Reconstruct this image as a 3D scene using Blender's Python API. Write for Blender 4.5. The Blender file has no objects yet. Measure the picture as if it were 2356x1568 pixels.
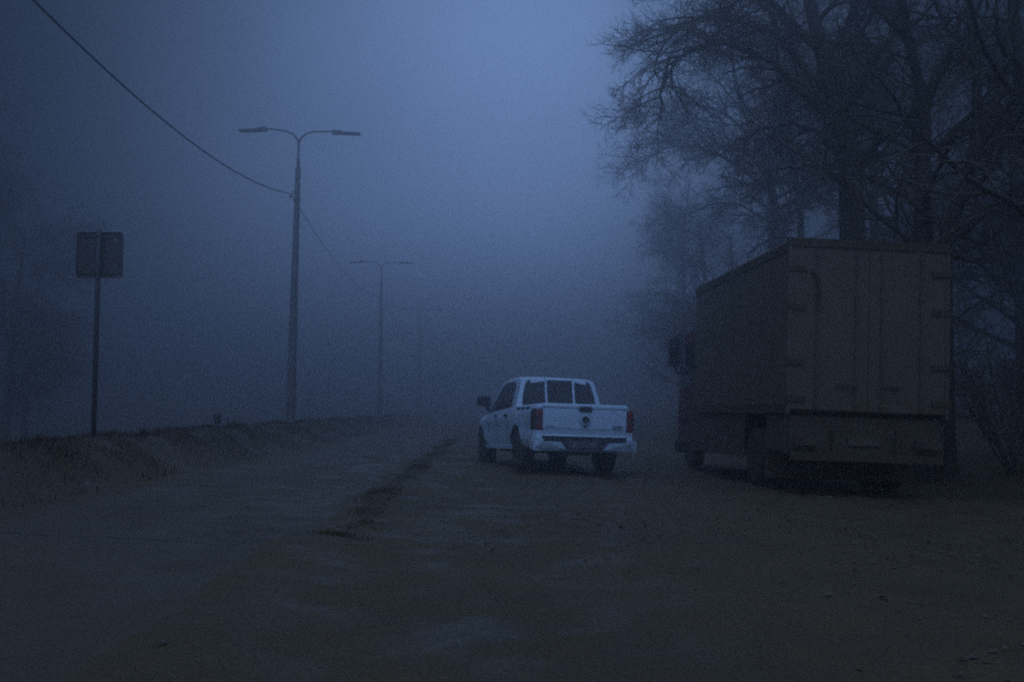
import bpy, bmesh, math, random
import numpy as np
from mathutils import Vector, Matrix
R = math.radians
C = bpy.context.scene.collection
sc = bpy.context.scene

# ------------------------------------------------------------------ camera
EYE = 1.23
PITCH = math.atan(161 / 2356)
cam_d = bpy.data.cameras.new('camera')
cam = bpy.data.objects.new('camera', cam_d)
C.objects.link(cam)
cam.location = (0, 0, EYE)
cam.rotation_euler = (math.pi / 2 + PITCH, 0, 0)
cam_d.sensor_width = 36
cam_d.lens = 36
cam_d.clip_start = 0.05
cam_d.clip_end = 3000
sc.camera = cam

# ------------------------------------------------------------------ sky light: a cloudy dusk, brighter where the road opens ahead
GLOW_AZ, GLOW_EL = 0.5, 17.5          # degrees right of the road axis, above the horizon
w = bpy.data.worlds.new('World'); sc.world = w; w.use_nodes = True
nt = w.node_tree; nt.nodes.clear()
N = nt.nodes.new; L = nt.links.new
out = N('ShaderNodeOutputWorld'); bg = N('ShaderNodeBackground'); L(bg.outputs[0], out.inputs[0])
geo = N('ShaderNodeTexCoord')
nrm = N('ShaderNodeVectorMath'); nrm.operation = 'NORMALIZE'; L(geo.outputs['Generated'], nrm.inputs[0])
def lobe(az, el, power, node_in=nrm):
    d = Vector((math.sin(R(az)) * math.cos(R(el)), math.cos(R(az)) * math.cos(R(el)), math.sin(R(el))))
    dot = N('ShaderNodeVectorMath'); dot.operation = 'DOT_PRODUCT'; dot.inputs[1].default_value = d
    L(node_in.outputs[0], dot.inputs[0])
    mx = N('ShaderNodeMath'); mx.operation = 'MAXIMUM'; mx.inputs[1].default_value = 0; L(dot.outputs['Value'], mx.inputs[0])
    pw = N('ShaderNodeMath'); pw.operation = 'POWER'; pw.inputs[1].default_value = power; L(mx.outputs[0], pw.inputs[0])
    return pw.outputs[0]
def scaled(sock, k):
    m = N('ShaderNodeMath'); m.operation = 'MULTIPLY'; m.inputs[1].default_value = k; L(sock, m.inputs[0]); return m.outputs[0]
def plus(a, b):
    m = N('ShaderNodeMath'); m.operation = 'ADD'; L(a, m.inputs[0]); L(b, m.inputs[1]); return m.outputs[0]
ahead = plus(scaled(lobe(GLOW_AZ, GLOW_EL, 25), 0.63), scaled(lobe(GLOW_AZ, 2, 30), 0.47))      # the gap over the road
behind = plus(scaled(lobe(180, 78, 3), 0.98), scaled(lobe(185, 45, 3), 0.92))                     # open cloudy sky behind the camera
clouds = N('ShaderNodeTexNoise'); clouds.inputs['Scale'].default_value = 3.2; clouds.inputs['Detail'].default_value = 3; L(nrm.outputs[0], clouds.inputs['Vector'])
cr = N('ShaderNodeMapRange'); cr.inputs['From Min'].default_value = 0.3; cr.inputs['From Max'].default_value = 0.7; cr.inputs['To Min'].default_value = 0.78; cr.inputs['To Max'].default_value = 1.18; L(clouds.outputs['Fac'], cr.inputs['Value'])
def tinted(amount, rgb):
    cm = N('ShaderNodeMath'); cm.operation = 'MULTIPLY'; L(amount, cm.inputs[0]); L(cr.outputs[0], cm.inputs[1])
    c = N('ShaderNodeMixRGB'); c.blend_type = 'MULTIPLY'; c.inputs[0].default_value = 1; c.inputs[1].default_value = (*rgb, 1); L(cm.outputs[0], c.inputs[2]); return c.outputs[0]
tot = N('ShaderNodeMixRGB'); tot.blend_type = 'ADD'; tot.inputs[0].default_value = 1
L(tinted(ahead, (0.295, 0.49, 0.95)), tot.inputs[1]); L(tinted(behind, (0.255, 0.475, 1.0)), tot.inputs[2])
L(tot.outputs[0], bg.inputs['Color']); bg.inputs['Strength'].default_value = 1.0
w.cycles.sampling_method = 'MANUAL'; w.cycles.sample_map_resolution = 512

sun_d = bpy.data.lights.new('sun', 'SUN'); sun = bpy.data.objects.new('sun', sun_d); C.objects.link(sun)
sun_d.energy = 0.02; sun_d.angle = R(40); sun_d.color = (0.35, 0.55, 1.0)
gd = Vector((math.sin(R(GLOW_AZ)) * math.cos(R(40)), math.cos(R(GLOW_AZ)) * math.cos(R(40)), math.sin(R(40))))
sun.rotation_euler = (-gd).to_track_quat('-Z', 'Y').to_euler()

sc.view_settings.view_transform = 'Standard'
sc.view_settings.look = 'None'
sc.view_settings.exposure = 0
sc.view_settings.gamma = 1
sc.view_settings.use_curve_mapping = False
sc.cycles.max_bounces = 8
sc.cycles.volume_bounces = 4
sc.cycles.diffuse_bounces = 3
sc.cycles.glossy_bounces = 3
sc.cycles.use_denoising = False      # the grain of a dusk exposure stays
sc.cycles.sample_clamp_indirect = 1.0
sc.cycles.sampling_pattern = 'BLUE_NOISE'
sc.cycles.filter_width = 2.05

# ------------------------------------------------------------------ haze numbers
HAZE_DENSITY = 0.0235
HAZE_G = 0.93
HAZE_COLOR = (0.80, 0.805, 0.83, 1)
HAZE_TOP = 21.0

# ------------------------------------------------------------------ helpers
def tag(o, label=None, cat=None, group=None, kind=None):
    if label: o['label'] = label
    if cat: o['category'] = cat
    if group: o['group'] = group
    if kind: o['kind'] = kind
    return o
def empty(name, loc=(0, 0, 0), rot=(0, 0, 0), label=None, cat=None, group=None):
    o = bpy.data.objects.new(name, None); C.objects.link(o)
    o.location = loc; o.rotation_euler = rot
    return tag(o, label, cat, group)
def copy_tree(o, parent=None):
    c = o.copy(); C.objects.link(c)
    if parent is not None: c.parent = parent
    for ch in list(o.children): copy_tree(ch, c)
    return c
def link_mesh(name, me, mat, parent=None, smooth=False):
    o = bpy.data.objects.new(name, me); C.objects.link(o)
    if mat is not None: me.materials.append(mat)
    if parent is not None: o.parent = parent
    if smooth:
        me.polygons.foreach_set('use_smooth', [True] * len(me.polygons))
    return o
def mesh_np(name, verts, faces, mat, parent=None, smooth=False):
    me = bpy.data.meshes.new(name)
    me.from_pydata([tuple(v) for v in verts], [], [tuple(f) for f in faces]); me.update()
    return link_mesh(name, me, mat, parent, smooth)
def obj(name, bm, mat, parent=None, smooth=False, bevel=0, segs=2):
    if bevel: bmesh.ops.bevel(bm, geom=[e for e in bm.edges if len(e.link_faces) == 2 and e.calc_face_angle(0) > 0.5], offset=bevel, segments=segs, profile=0.6, affect='EDGES', clamp_overlap=True)
    bmesh.ops.recalc_face_normals(bm, faces=bm.faces)
    me = bpy.data.meshes.new(name); bm.to_mesh(me); bm.free()
    o = link_mesh(name, me, mat, parent, smooth)
    return o
def box(bm, lo, hi):
    x0, y0, z0 = lo; x1, y1, z1 = hi
    v = [bm.verts.new(p) for p in ((x0,y0,z0),(x1,y0,z0),(x1,y1,z0),(x0,y1,z0),(x0,y0,z1),(x1,y0,z1),(x1,y1,z1),(x0,y1,z1))]
    for f in ((0,3,2,1),(4,5,6,7),(0,1,5,4),(1,2,6,5),(2,3,7,6),(3,0,4,7)): bm.faces.new([v[i] for i in f])
    return v
def prism(bm, pts, axis, a, b):
    """closed outline pts (2-D) extruded along axis between a and b"""
    def P(p, t):
        if axis == 'x': return (t, p[0], p[1])
        if axis == 'y': return (p[0], t, p[1])
        return (p[0], p[1], t)
    va = [bm.verts.new(P(p, a)) for p in pts]; vb = [bm.verts.new(P(p, b)) for p in pts]
    n = len(pts)
    bm.faces.new(va[::-1]); bm.faces.new(vb)
    for i in range(n): bm.faces.new((va[i], va[(i+1)%n], vb[(i+1)%n], vb[i]))
def lathe(bm, prof, axis, n=24, origin=(0,0,0), closed=False):
    """prof = [(r, t)] swept round axis"""
    ox, oy, oz = origin; rings = []
    for r, t in prof:
        ring = []
        for k in range(n):
            a = 2*math.pi*k/n; c, s = math.cos(a)*r, math.sin(a)*r
            p = {'z': (c, s, t), 'x': (t, c, s), 'y': (c, t, s)}[axis]
            ring.append(bm.verts.new((p[0]+ox, p[1]+oy, p[2]+oz)))
        rings.append(ring)
    for a, b in zip(rings, rings[1:]):
        for k in range(n): bm.faces.new((a[k], a[(k+1)%n], b[(k+1)%n], b[k]))
    bm.faces.new(rings[0][::-1]); bm.faces.new(rings[-1])
def tubes(polys, sides):
    """polys: list of (points Nx3, radii N), swept as tubes; grouped by length so that thousands go at once"""
    groups = {}
    for pts, rad in polys: groups.setdefault(len(pts), []).append((pts, rad))
    V = []; F = []; base = 0
    ang = np.arange(sides) * 2*math.pi/sides
    ca, sa = np.cos(ang), np.sin(ang)
    for n, g in groups.items():
        v, f = tube_block(np.array([q[0] for q in g], float), np.array([q[1] for q in g], float), sides)
        V.append(v); F.append(f+base); base += len(v)
    return np.concatenate(V), np.concatenate(F)
def tube_block(pts, rad, sides):
    m, n = rad.shape
    ang = np.arange(sides) * 2*math.pi/sides
    ca, sa = np.cos(ang), np.sin(ang)
    t = np.empty_like(pts); t[:, 1:-1] = pts[:, 2:]-pts[:, :-2]; t[:, 0] = pts[:, 1]-pts[:, 0]; t[:, -1] = pts[:, -1]-pts[:, -2]
    t /= np.linalg.norm(t, axis=2)[..., None] + 1e-9
    ref = np.where(np.abs(t[:, :1, 2:3]) < 0.9, np.array([0, 0, 1.0]), np.array([1.0, 0, 0]))
    def cr(a, b): return np.stack([a[..., 1]*b[..., 2]-a[..., 2]*b[..., 1], a[..., 2]*b[..., 0]-a[..., 0]*b[..., 2], a[..., 0]*b[..., 1]-a[..., 1]*b[..., 0]], -1)
    u = cr(t, np.broadcast_to(ref, t.shape)); u /= np.linalg.norm(u, axis=2)[..., None] + 1e-9
    v = cr(t, u)
    ring = pts[:, :, None, :] + rad[:, :, None, None]*(u[:, :, None, :]*ca[:, None] + v[:, :, None, :]*sa[:, None])
    k = np.arange(sides); k2 = (k+1) % sides
    i = (np.arange(m)[:, None, None]*n + np.arange(n-1)[None, :, None])*sides
    f = np.stack([i+k, i+k2, i+sides+k2, i+sides+k], -1).reshape(-1, 4)
    return ring.reshape(-1, 3), f
def hooked_twigs(polys, per_m, lmin, lmax, r0, seed):
    """short end twigs, bent upwards at the tip, set along every fine branch; returned as one block (M,4,3)"""
    rg = np.random.default_rng(seed); P0 = []; D0 = []
    groups = {}
    for pts in polys: groups.setdefault(len(pts), []).append(pts)
    for n, g in groups.items():
        A = np.array(g, float); seg = A[:, 1:]-A[:, :-1]; ln = np.linalg.norm(seg, axis=2)
        tot = ln.sum(1); cnt = rg.poisson(tot*per_m)+1
        idx = np.repeat(np.arange(len(A)), cnt); tt = rg.uniform(0.1, 1, len(idx))*(n-1); tt = np.minimum(tt, n-1.001)
        k = tt.astype(int); fr = tt-k
        P0.append(A[idx, k]+seg[idx, k]*fr[:, None]); D0.append(seg[idx, k]/(ln[idx, k][:, None]+1e-9))
        P0.append(A[:, -1]); D0.append(seg[:, -1]/(ln[:, -1][:, None]+1e-9))
    p = np.concatenate(P0); d = np.concatenate(D0); m = len(p)
    side = rg.normal(0, 1, (m, 3)); side -= d*(side*d).sum(1)[:, None]; side /= np.linalg.norm(side, axis=1)[:, None]+1e-9
    a = rg.uniform(0.2, 1.1, m)[:, None]; q = d*np.cos(a)+side*np.sin(a)
    L_ = rg.uniform(lmin, lmax, m)[:, None]
    out = [p]
    for s_ in range(3):
        q = q + rg.normal(0, 0.16, (m, 3)); q[:, 2] += 0.22*s_ + 0.02; q /= np.linalg.norm(q, axis=1)[:, None]
        out.append(out[-1]+q*L_/3)
    return np.stack(out, 1), np.broadcast_to(np.array([r0, r0*0.85, r0*0.7, r0*0.75]), (m, 4))
def fast_mesh(name, V, F, mat, parent=None, smooth=True):
    me = bpy.data.meshes.new(name)
    me.vertices.add(len(V)); me.vertices.foreach_set('co', V.astype('f4').ravel())
    me.loops.add(F.size); me.loops.foreach_set('vertex_index', F.astype('i4').ravel())
    me.polygons.add(len(F)); me.polygons.foreach_set('loop_start', (np.arange(len(F))*F.shape[1]).astype('i4'))
    me.polygons.foreach_set('loop_total', np.full(len(F), F.shape[1], 'i4'))
    me.update(calc_edges=True)
    return link_mesh(name, me, mat, parent, smooth)
def spline(ctrl, n):
    """Catmull-Rom through control points"""
    P = np.asarray(ctrl, float); P = np.vstack([2*P[0]-P[1], P, 2*P[-1]-P[-2]])
    outp = []
    segs = len(P)-3
    for q in np.linspace(0, segs, n):
        i = min(int(q), segs-1); t = q-i
        a, b, c, d = P[i:i+4]
        outp.append(0.5*((2*b)+(-a+c)*t+(2*a-5*b+4*c-d)*t*t+(-a+3*b-3*c+d)*t**3))
    return np.array(outp)

# ------------------------------------------------------------------ materials
def mat(name, color, rough=0.6, metal=0.0, noise=None, scale=8.0, bump=0.0, bump_scale=60.0, coat=0.0, dirt=None, spec=0.5):
    m = bpy.data.materials.new(name); m.use_nodes = True
    nt = m.node_tree; b = nt.nodes['Principled BSDF']
    b.inputs['Roughness'].default_value = rough; b.inputs['Metallic'].default_value = metal
    b.inputs['Specular IOR Level'].default_value = spec
    if coat: b.inputs['Coat Weight'].default_value = coat; b.inputs['Coat Roughness'].default_value = 0.08
    tc = nt.nodes.new('ShaderNodeTexCoord')
    c2 = noise if noise else tuple(x*0.75 for x in color)
    n = nt.nodes.new('ShaderNodeTexNoise'); n.inputs['Scale'].default_value = scale; n.inputs['Detail'].default_value = 8; n.inputs['Roughness'].default_value = 0.65
    nt.links.new(tc.outputs['Object'], n.inputs['Vector'])
    r = nt.nodes.new('ShaderNodeValToRGB'); r.color_ramp.elements[0].position = 0.35; r.color_ramp.elements[1].position = 0.65
    r.color_ramp.elements[0].color = (*c2, 1); r.color_ramp.elements[1].color = (*color, 1)
    nt.links.new(n.outputs['Fac'], r.inputs[0]); cs = r.outputs[0]
    if dirt:            # road dirt thrown up from below: its own shape, lowest on the body
        zc, zw, dc = dirt
        sp = nt.nodes.new('ShaderNodeSeparateXYZ'); nt.links.new(tc.outputs['Object'], sp.inputs[0])
        n2 = nt.nodes.new('ShaderNodeTexNoise'); n2.inputs['Scale'].default_value = 5; n2.inputs['Detail'].default_value = 6
        nt.links.new(tc.outputs['Object'], n2.inputs['Vector'])
        ma = nt.nodes.new('ShaderNodeMath'); ma.operation = 'MULTIPLY_ADD'; ma.inputs[1].default_value = 0.5; nt.links.new(n2.outputs['Fac'], ma.inputs[0]); 
        mb = nt.nodes.new('ShaderNodeMath'); mb.operation = 'MULTIPLY'; mb.inputs[1].default_value = -1; nt.links.new(sp.outputs['Z'], mb.inputs[0]); nt.links.new(mb.outputs[0], ma.inputs[2])
        mr = nt.nodes.new('ShaderNodeMapRange'); mr.inputs['From Min'].default_value = -zc-zw+0.25; mr.inputs['From Max'].default_value = -zc+zw+0.25
        nt.links.new(ma.outputs[0], mr.inputs['Value'])
        mx = nt.nodes.new('ShaderNodeMixRGB'); mx.inputs[2].default_value = (*dc, 1)
        nt.links.new(mr.outputs[0], mx.inputs[0]); nt.links.new(cs, mx.inputs[1]); cs = mx.outputs[0]
        rr = nt.nodes.new('ShaderNodeMapRange'); rr.inputs['To Min'].default_value = rough; rr.inputs['To Max'].default_value = 0.8
        nt.links.new(mr.outputs[0], rr.inputs['Value']); nt.links.new(rr.outputs[0], b.inputs['Roughness'])
    nt.links.new(cs, b.inputs['Base Color'])
    if bump:
        nb = nt.nodes.new('ShaderNodeTexNoise'); nb.inputs['Scale'].default_value = bump_scale; nb.inputs['Detail'].default_value = 6
        nt.links.new(tc.outputs['Object'], nb.inputs['Vector'])
        bp = nt.nodes.new('ShaderNodeBump'); bp.inputs['Strength'].default_value = 1; bp.inputs['Distance'].default_value = bump
        nt.links.new(nb.outputs['Fac'], bp.inputs['Height']); nt.links.new(bp.outputs[0], b.inputs['Normal'])
    return m

def ground_mat(name, cols, scales=(0.35, 3.0, 40.0), rough=(0.75, 0.95), bump=0.02, seam=None, spec=0.35):
    m = bpy.data.materials.new(name); m.use_nodes = True
    nt = m.node_tree; b = nt.nodes['Principled BSDF']; b.inputs['Specular IOR Level'].default_value = spec
    tc = nt.nodes.new('ShaderNodeTexCoord')
    def noise(s, d=8):
        n = nt.nodes.new('ShaderNodeTexNoise'); n.inputs['Scale'].default_value = s; n.inputs['Detail'].default_value = d; n.inputs['Roughness'].default_value = 0.6
        nt.links.new(tc.outputs['Object'], n.inputs['Vector']); return n.outputs['Fac']
    big, mid, fine = noise(scales[0], 5), noise(scales[1]), noise(scales[2])
    def ramp(f, a, b2, lo=0.4, hi=0.6):
        r = nt.nodes.new('ShaderNodeMapRange'); r.inputs['From Min'].default_value = lo; r.inputs['From Max'].default_value = hi; r.inputs['To Min'].default_value = a; r.inputs['To Max'].default_value = b2
        nt.links.new(f, r.inputs['Value']); return r.outputs[0]
    m1 = nt.nodes.new('ShaderNodeMixRGB'); m1.inputs[1].default_value = (*cols[0], 1); m1.inputs[2].default_value = (*cols[1], 1); nt.links.new(ramp(big, 0, 1), m1.inputs[0])
    m2 = nt.nodes.new('ShaderNodeMixRGB'); m2.inputs[2].default_value = (*cols[2], 1); nt.links.new(m1.outputs[0], m2.inputs[1]); nt.links.new(ramp(mid, 0, 0.8, 0.5, 0.7), m2.inputs[0])
    m3 = nt.nodes.new('ShaderNodeMixRGB'); m3.blend_type = 'MULTIPLY'; m3.inputs[0].default_value = 1; nt.links.new(m2.outputs[0], m3.inputs[1])
    nt.links.new(ramp(fine, 0.6, 1.25, 0.3, 0.7), m3.inputs[2]); last = m3.outputs[0]
    if seam:
        sp = nt.nodes.new('ShaderNodeSeparateXYZ'); nt.links.new(tc.outputs['Object'], sp.inputs[0])
        prev = last
        for (y0, slope, half) in seam:
            a = nt.nodes.new('ShaderNodeMath'); a.operation = 'MULTIPLY_ADD'; a.inputs[1].default_value = slope; nt.links.new(sp.outputs['X'], a.inputs[0]); nt.links.new(sp.outputs['Y'], a.inputs[2])
            wob = nt.nodes.new('ShaderNodeMath'); wob.operation = 'MULTIPLY_ADD'; wob.inputs[1].default_value = 0.5; nt.links.new(noise(0.9, 6), wob.inputs[0]); nt.links.new(a.outputs[0], wob.inputs[2])
            s = nt.nodes.new('ShaderNodeMath'); s.operation = 'SUBTRACT'; s.inputs[1].default_value = y0+0.25; nt.links.new(wob.outputs[0], s.inputs[0])
            ab = nt.nodes.new('ShaderNodeMath'); ab.operation = 'ABSOLUTE'; nt.links.new(s.outputs[0], ab.inputs[0])
            lt = nt.nodes.new('ShaderNodeMath'); lt.operation = 'LESS_THAN'; lt.inputs[1].default_value = half; nt.links.new(ab.outputs[0], lt.inputs[0])
            mm = nt.nodes.new('ShaderNodeMixRGB'); mm.inputs[2].default_value = (0.015, 0.014, 0.013, 1); nt.links.new(lt.outputs[0], mm.inputs[0]); nt.links.new(prev, mm.inputs[1]); prev = mm.outputs[0]
        last = prev
    nt.links.new(last, b.inputs['Base Color'])
    nt.links.new(ramp(mid, rough[0], rough[1], 0.35, 0.6), b.inputs['Roughness'])
    add = nt.nodes.new('ShaderNodeMath'); add.operation = 'MULTIPLY_ADD'; add.inputs[1].default_value = 0.3; nt.links.new(fine, add.inputs[0]); nt.links.new(mid, add.inputs[2])
    bp = nt.nodes.new('ShaderNodeBump'); bp.inputs['Strength'].default_value = 1; bp.inputs['Distance'].default_value = bump
    nt.links.new(add.outputs[0], bp.inputs['Height']); nt.links.new(bp.outputs[0], b.inputs['Normal'])
    return m

M = {}
M['mud'] = ground_mat('mud', [(0.110, 0.062, 0.021), (0.088, 0.051, 0.018), (0.122, 0.069, 0.024)], scales=(0.3, 1.6, 45), rough=(0.45, 0.85), bump=0.012, spec=0.3)
M['asphalt'] = ground_mat('asphalt', [(0.095, 0.055, 0.022), (0.105, 0.062, 0.026), (0.082, 0.048, 0.020)], scales=(0.5, 2.2, 90), rough=(0.4, 0.75), bump=0.005, spec=0.38, seam=[(12.9, 0.12, 0.025), (22.0, -0.07, 0.03), (8.1, 0.05, 0.02)])
M['turf'] = ground_mat('turf', [(0.082, 0.049, 0.018), (0.092, 0.054, 0.020), (0.068, 0.042, 0.016)], scales=(1.5, 9, 60), rough=(0.9, 1.0), bump=0.03)
M['grass'] = mat('dead_grass', (0.105, 0.062, 0.024), 0.95, spec=0.1, noise=(0.085, 0.051, 0.020), scale=3)
M['leaf_litter'] = mat('leaf_litter', (0.15, 0.09, 0.045), 0.9, noise=(0.09, 0.055, 0.03), scale=20)
M['bark'] = mat('bark', (0.10, 0.062, 0.034), 0.95, noise=(0.065, 0.042, 0.024), scale=6, bump=0.03, bump_scale=25)
M['twig'] = mat('twig', (0.15, 0.092, 0.05), 0.9, noise=(0.11, 0.07, 0.038), scale=2)
M['concrete'] = mat('pole_concrete', (0.20, 0.17, 0.14), 0.85, noise=(0.12, 0.10, 0.085), scale=2.5, bump=0.004)
M['steel'] = mat('galvanised_steel', (0.15, 0.13, 0.11), 0.55, metal=0.3, scale=5)
M['lamp_body'] = mat('lamp_housing', (0.13, 0.12, 0.11), 0.5, scale=5)
M['lens'] = mat('lamp_lens', (0.2, 0.2, 0.2), 0.2, scale=5)
M['cable'] = mat('cable_black', (0.02, 0.02, 0.02), 0.6)
M['sign_back'] = mat('sign_back_grey', (0.10, 0.068, 0.042), 0.6, noise=(0.085, 0.058, 0.036), scale=6)
M['sign_face'] = mat('sign_face_blue', (0.03, 0.07, 0.3), 0.4)
M['sticker'] = mat('sticker', (0.22, 0.18, 0.15), 0.6)
M['sign_post'] = mat('sign_post_steel', (0.10, 0.085, 0.065), 0.6, metal=0.2)
M['white'] = mat('white_paint', (0.72, 0.77, 0.79), 0.28, noise=(0.66, 0.71, 0.73), scale=3, coat=0.6, dirt=(0.30, 0.16, (0.25, 0.20, 0.15)))
M['black_plastic'] = mat('black_plastic', (0.035, 0.028, 0.022), 0.6, scale=20)
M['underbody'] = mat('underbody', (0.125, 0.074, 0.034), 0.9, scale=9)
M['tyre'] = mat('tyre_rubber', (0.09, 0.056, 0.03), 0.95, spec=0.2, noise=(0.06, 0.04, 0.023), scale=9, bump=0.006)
M['rim'] = mat('wheel_alloy', (0.3, 0.28, 0.26), 0.4, metal=0.7)
M['glass'] = mat('tinted_glass', (0.045, 0.036, 0.028), 0.08, spec=0.25)
M['red_lens'] = mat('red_lens', (0.75, 0.03, 0.03), 0.25, noise=(0.5, 0.02, 0.02), scale=12)
M['dark_lens'] = mat('dark_red_lens', (0.09, 0.022, 0.016), 0.25, coat=0.2)
M['dirty_red'] = mat('dirty_red_lens', (0.10, 0.03, 0.02), 0.8)
M['amber'] = mat('amber_lens', (0.35, 0.1, 0.01), 0.3)
M['clear_lens'] = mat('clear_lens', (0.4, 0.4, 0.42), 0.15)
M['chrome'] = mat('chrome_trim', (0.5, 0.5, 0.5), 0.2, metal=1.0)
M['plate'] = mat('number_plate', (0.17, 0.155, 0.15), 0.5)
M['dirty_plate'] = mat('dirty_plate', (0.15, 0.092, 0.048), 0.8, noise=(0.125, 0.074, 0.036), scale=14)
M['ink'] = mat('plate_ink', (0.02, 0.02, 0.02), 0.5)
M['lorry_box'] = mat('lorry_box_panel', (0.172, 0.108, 0.060), 0.75, noise=(0.15, 0.095, 0.053), spec=0.3, scale=0.9, dirt=(1.6, 0.5, (0.15, 0.092, 0.048)))
M['lorry_trim'] = mat('lorry_dark_trim', (0.118, 0.073, 0.036), 0.85, spec=0.2)
M['lorry_red'] = mat('lorry_red_paint', (0.15, 0.045, 0.032), 0.5, noise=(0.12, 0.022, 0.016), scale=2)

# ------------------------------------------------------------------ terrain
CREST = [(-30, -4.5), (0, -5.7), (15, -6.2), (32, -6.86), (61, -7.9), (90, -8.3), (125, -9.0), (300, -12.5)]
def crest(y):
    return np.interp(y, [c[0] for c in CREST], [c[1] for c in CREST])
def hz(x, y, rough=True):
    """height of the ground, metres"""
    x = np.asarray(x, float); y = np.asarray(y, float)
    u = x - crest(y)                       # 0 on the crest of the bank
    foot = 0.27
    wob = 0.05*np.sin(y*0.9) + 0.04*np.sin(y*2.3+1) + 0.03*np.sin(y*0.31+2)
    crest_h = np.interp(y, [0, 15, 32, 61, 90, 125], [0.84, 0.86, 0.90, 0.93, 1.0, 1.05]) + wob*0.5
    bank = np.interp(u, [-40, -7, -2.2, -0.6, 0, 0.12, 1.0, 1.25], [-1.5, -0.8, 0.35, 0.85, 1, 0.97, 0.06, 0])
    bank = np.where(u <= 1.25, bank, 0)
    zl = foot + np.where(bank < 0, bank, bank*(crest_h-foot))
    zr = np.interp(x, [-6, -4.6, -2.2, -1.8, -1.45, -1.0, 0, 1.3, 4, 7.6, 14, 60, 400], [0.27, 0.27, 0.16, 0.19, 0.21, 0.16, 0.13, 0.09, -0.02, -0.16, 1.0, 1.0, 0])
    z = np.where(u < 1.25, zl, zr)
    if rough:
        near = np.clip(1.2-y/60, 0.1, 1)
        k = np.interp(x, [-2.7, -1.2], [0.12, 1.0]) + 1.3*np.clip((1.15-u)/0.3, 0, 1)
        for rx_, dep in ((0.15, 0.035), (1.75, 0.035), (4.4, 0.03), (6.2, 0.03)):
            z = z - dep*np.exp(-((x-rx_-0.10*np.sin(y*0.35+rx_))/0.16)**2)*np.clip((30-y)/12, 0, 1)*(0.6+0.4*np.sin(y*1.1+rx_)) + 0.4*dep*np.exp(-((x-rx_-0.30)/0.14)**2)*np.clip((30-y)/12, 0, 1)
        z = z + k*near*(0.018*np.sin(x*2.1+np.sin(y*0.7)*1.5)+0.015*np.sin(x*4.7+y*0.5)+0.012*np.sin(y*1.9+x*1.3)+0.006*np.sin(x*9+y*7)) - k*0.01
    return z
def axis_pts(lo, hi, centre, fine, coarse, reach):
    a = [centre]; 
    while a[-1] < hi: a.append(a[-1] + fine + (coarse-fine)*min(1, max(0, (a[-1]-centre)/reach))**1.5)
    b = [centre]
    while b[-1] > lo: b.append(b[-1] - fine - (coarse-fine)*min(1, max(0, (centre-b[-1])/reach))**1.5)
    return np.array(sorted(set(a + b)))
def sheet(name, xs, ys, zf, material, mask=None):
    X, Y = np.meshgrid(xs, ys)
    Z = zf(X, Y)
    V = np.stack([X, Y, Z], -1).reshape(-1, 3)
    nx, ny = len(xs), len(ys)
    i = np.arange(ny-1)[:, None]*nx + np.arange(nx-1)[None, :]
    F = np.stack([i, i+1, i+nx+1, i+nx], -1)
    if mask is not None:
        cx_ = (X[:-1, :-1]+X[1:, 1:])/2; cy_ = (Y[:-1, :-1]+Y[1:, 1:])/2
        F = F[mask(cx_, cy_)]
    F = F.reshape(-1, 4)
    o = fast_mesh(name, V, F, material, smooth=True)
    return tag(o, kind='structure')
xs = axis_pts(-280, 280, -4.0, 0.10, 12, 120); ys = axis_pts(-40, 330, 12.0, 0.16, 6, 140)
sheet('ground', xs, ys, hz, M['mud'])
# carriageway: its own sheet 4 mm proud, left edge hugging the foot of the bank
rx = np.linspace(0, 1, 26); ry = axis_pts(-38, 320, 12.0, 0.2, 5, 140)
def edge_l(y): return crest(y) + 1.28 + 0.10*np.sin(y*1.7) + 0.07*np.sin(y*4.1)
def edge_r(y): return -1.45 - 0.024*y + 0.08*np.sin(y*1.3+1) + 0.05*np.sin(y*3.7)
Xr = edge_l(ry)[:, None] + (edge_r(ry)-edge_l(ry))[:, None]*rx[None, :]
Yr = np.repeat(ry[:, None], 26, 1)
Zr = hz(Xr, Yr) - 0.03 + 0.055*np.sin(np.pi*rx)[None, :]**0.4
i = np.arange(len(ry)-1)[:, None]*26 + np.arange(25)[None, :]
road = fast_mesh('road', np.stack([Xr, Yr, Zr], -1).reshape(-1, 3), np.stack([i, i+1, i+27, i+26], -1).reshape(-1, 4), M['asphalt'])
tag(road, kind='structure')

# worn strip of dead turf between the road and the shoulder, a low sheet just above both
sy_ = axis_pts(4.5, 60, 12.0, 0.15, 0.5, 40); k_ = np.linspace(-1, 1, 9)
wd_ = (0.24+0.07*np.sin(sy_*1.1)+0.05*np.sin(sy_*2.9+1)+0.03*np.sin(sy_*6.1))*np.clip((sy_-4)/5, 0.3, 1)
Xv = (-1.28-0.024*sy_+0.06*np.sin(sy_*0.8))[:, None] + wd_[:, None]*k_[None, :]*(1+0.1*np.sin(sy_*9)[:, None])
Yv = np.repeat(sy_[:, None], 9, 1)
Zv = hz(Xv, Yv) - 0.04 + 0.062*(1-np.abs(k_)[None, :]**2)*(np.clip((sy_-6.5)/5, 0, 1)*np.clip((60-sy_)/20, 0, 1))[:, None]
i = np.arange(len(sy_)-1)[:, None]*9 + np.arange(8)[None, :]
tag(fast_mesh('verge', np.stack([Xv, Yv, Zv], -1).reshape(-1, 3), np.stack([i, i+1, i+10, i+9], -1).reshape(-1, 4), M['turf']), kind='structure')

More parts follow.
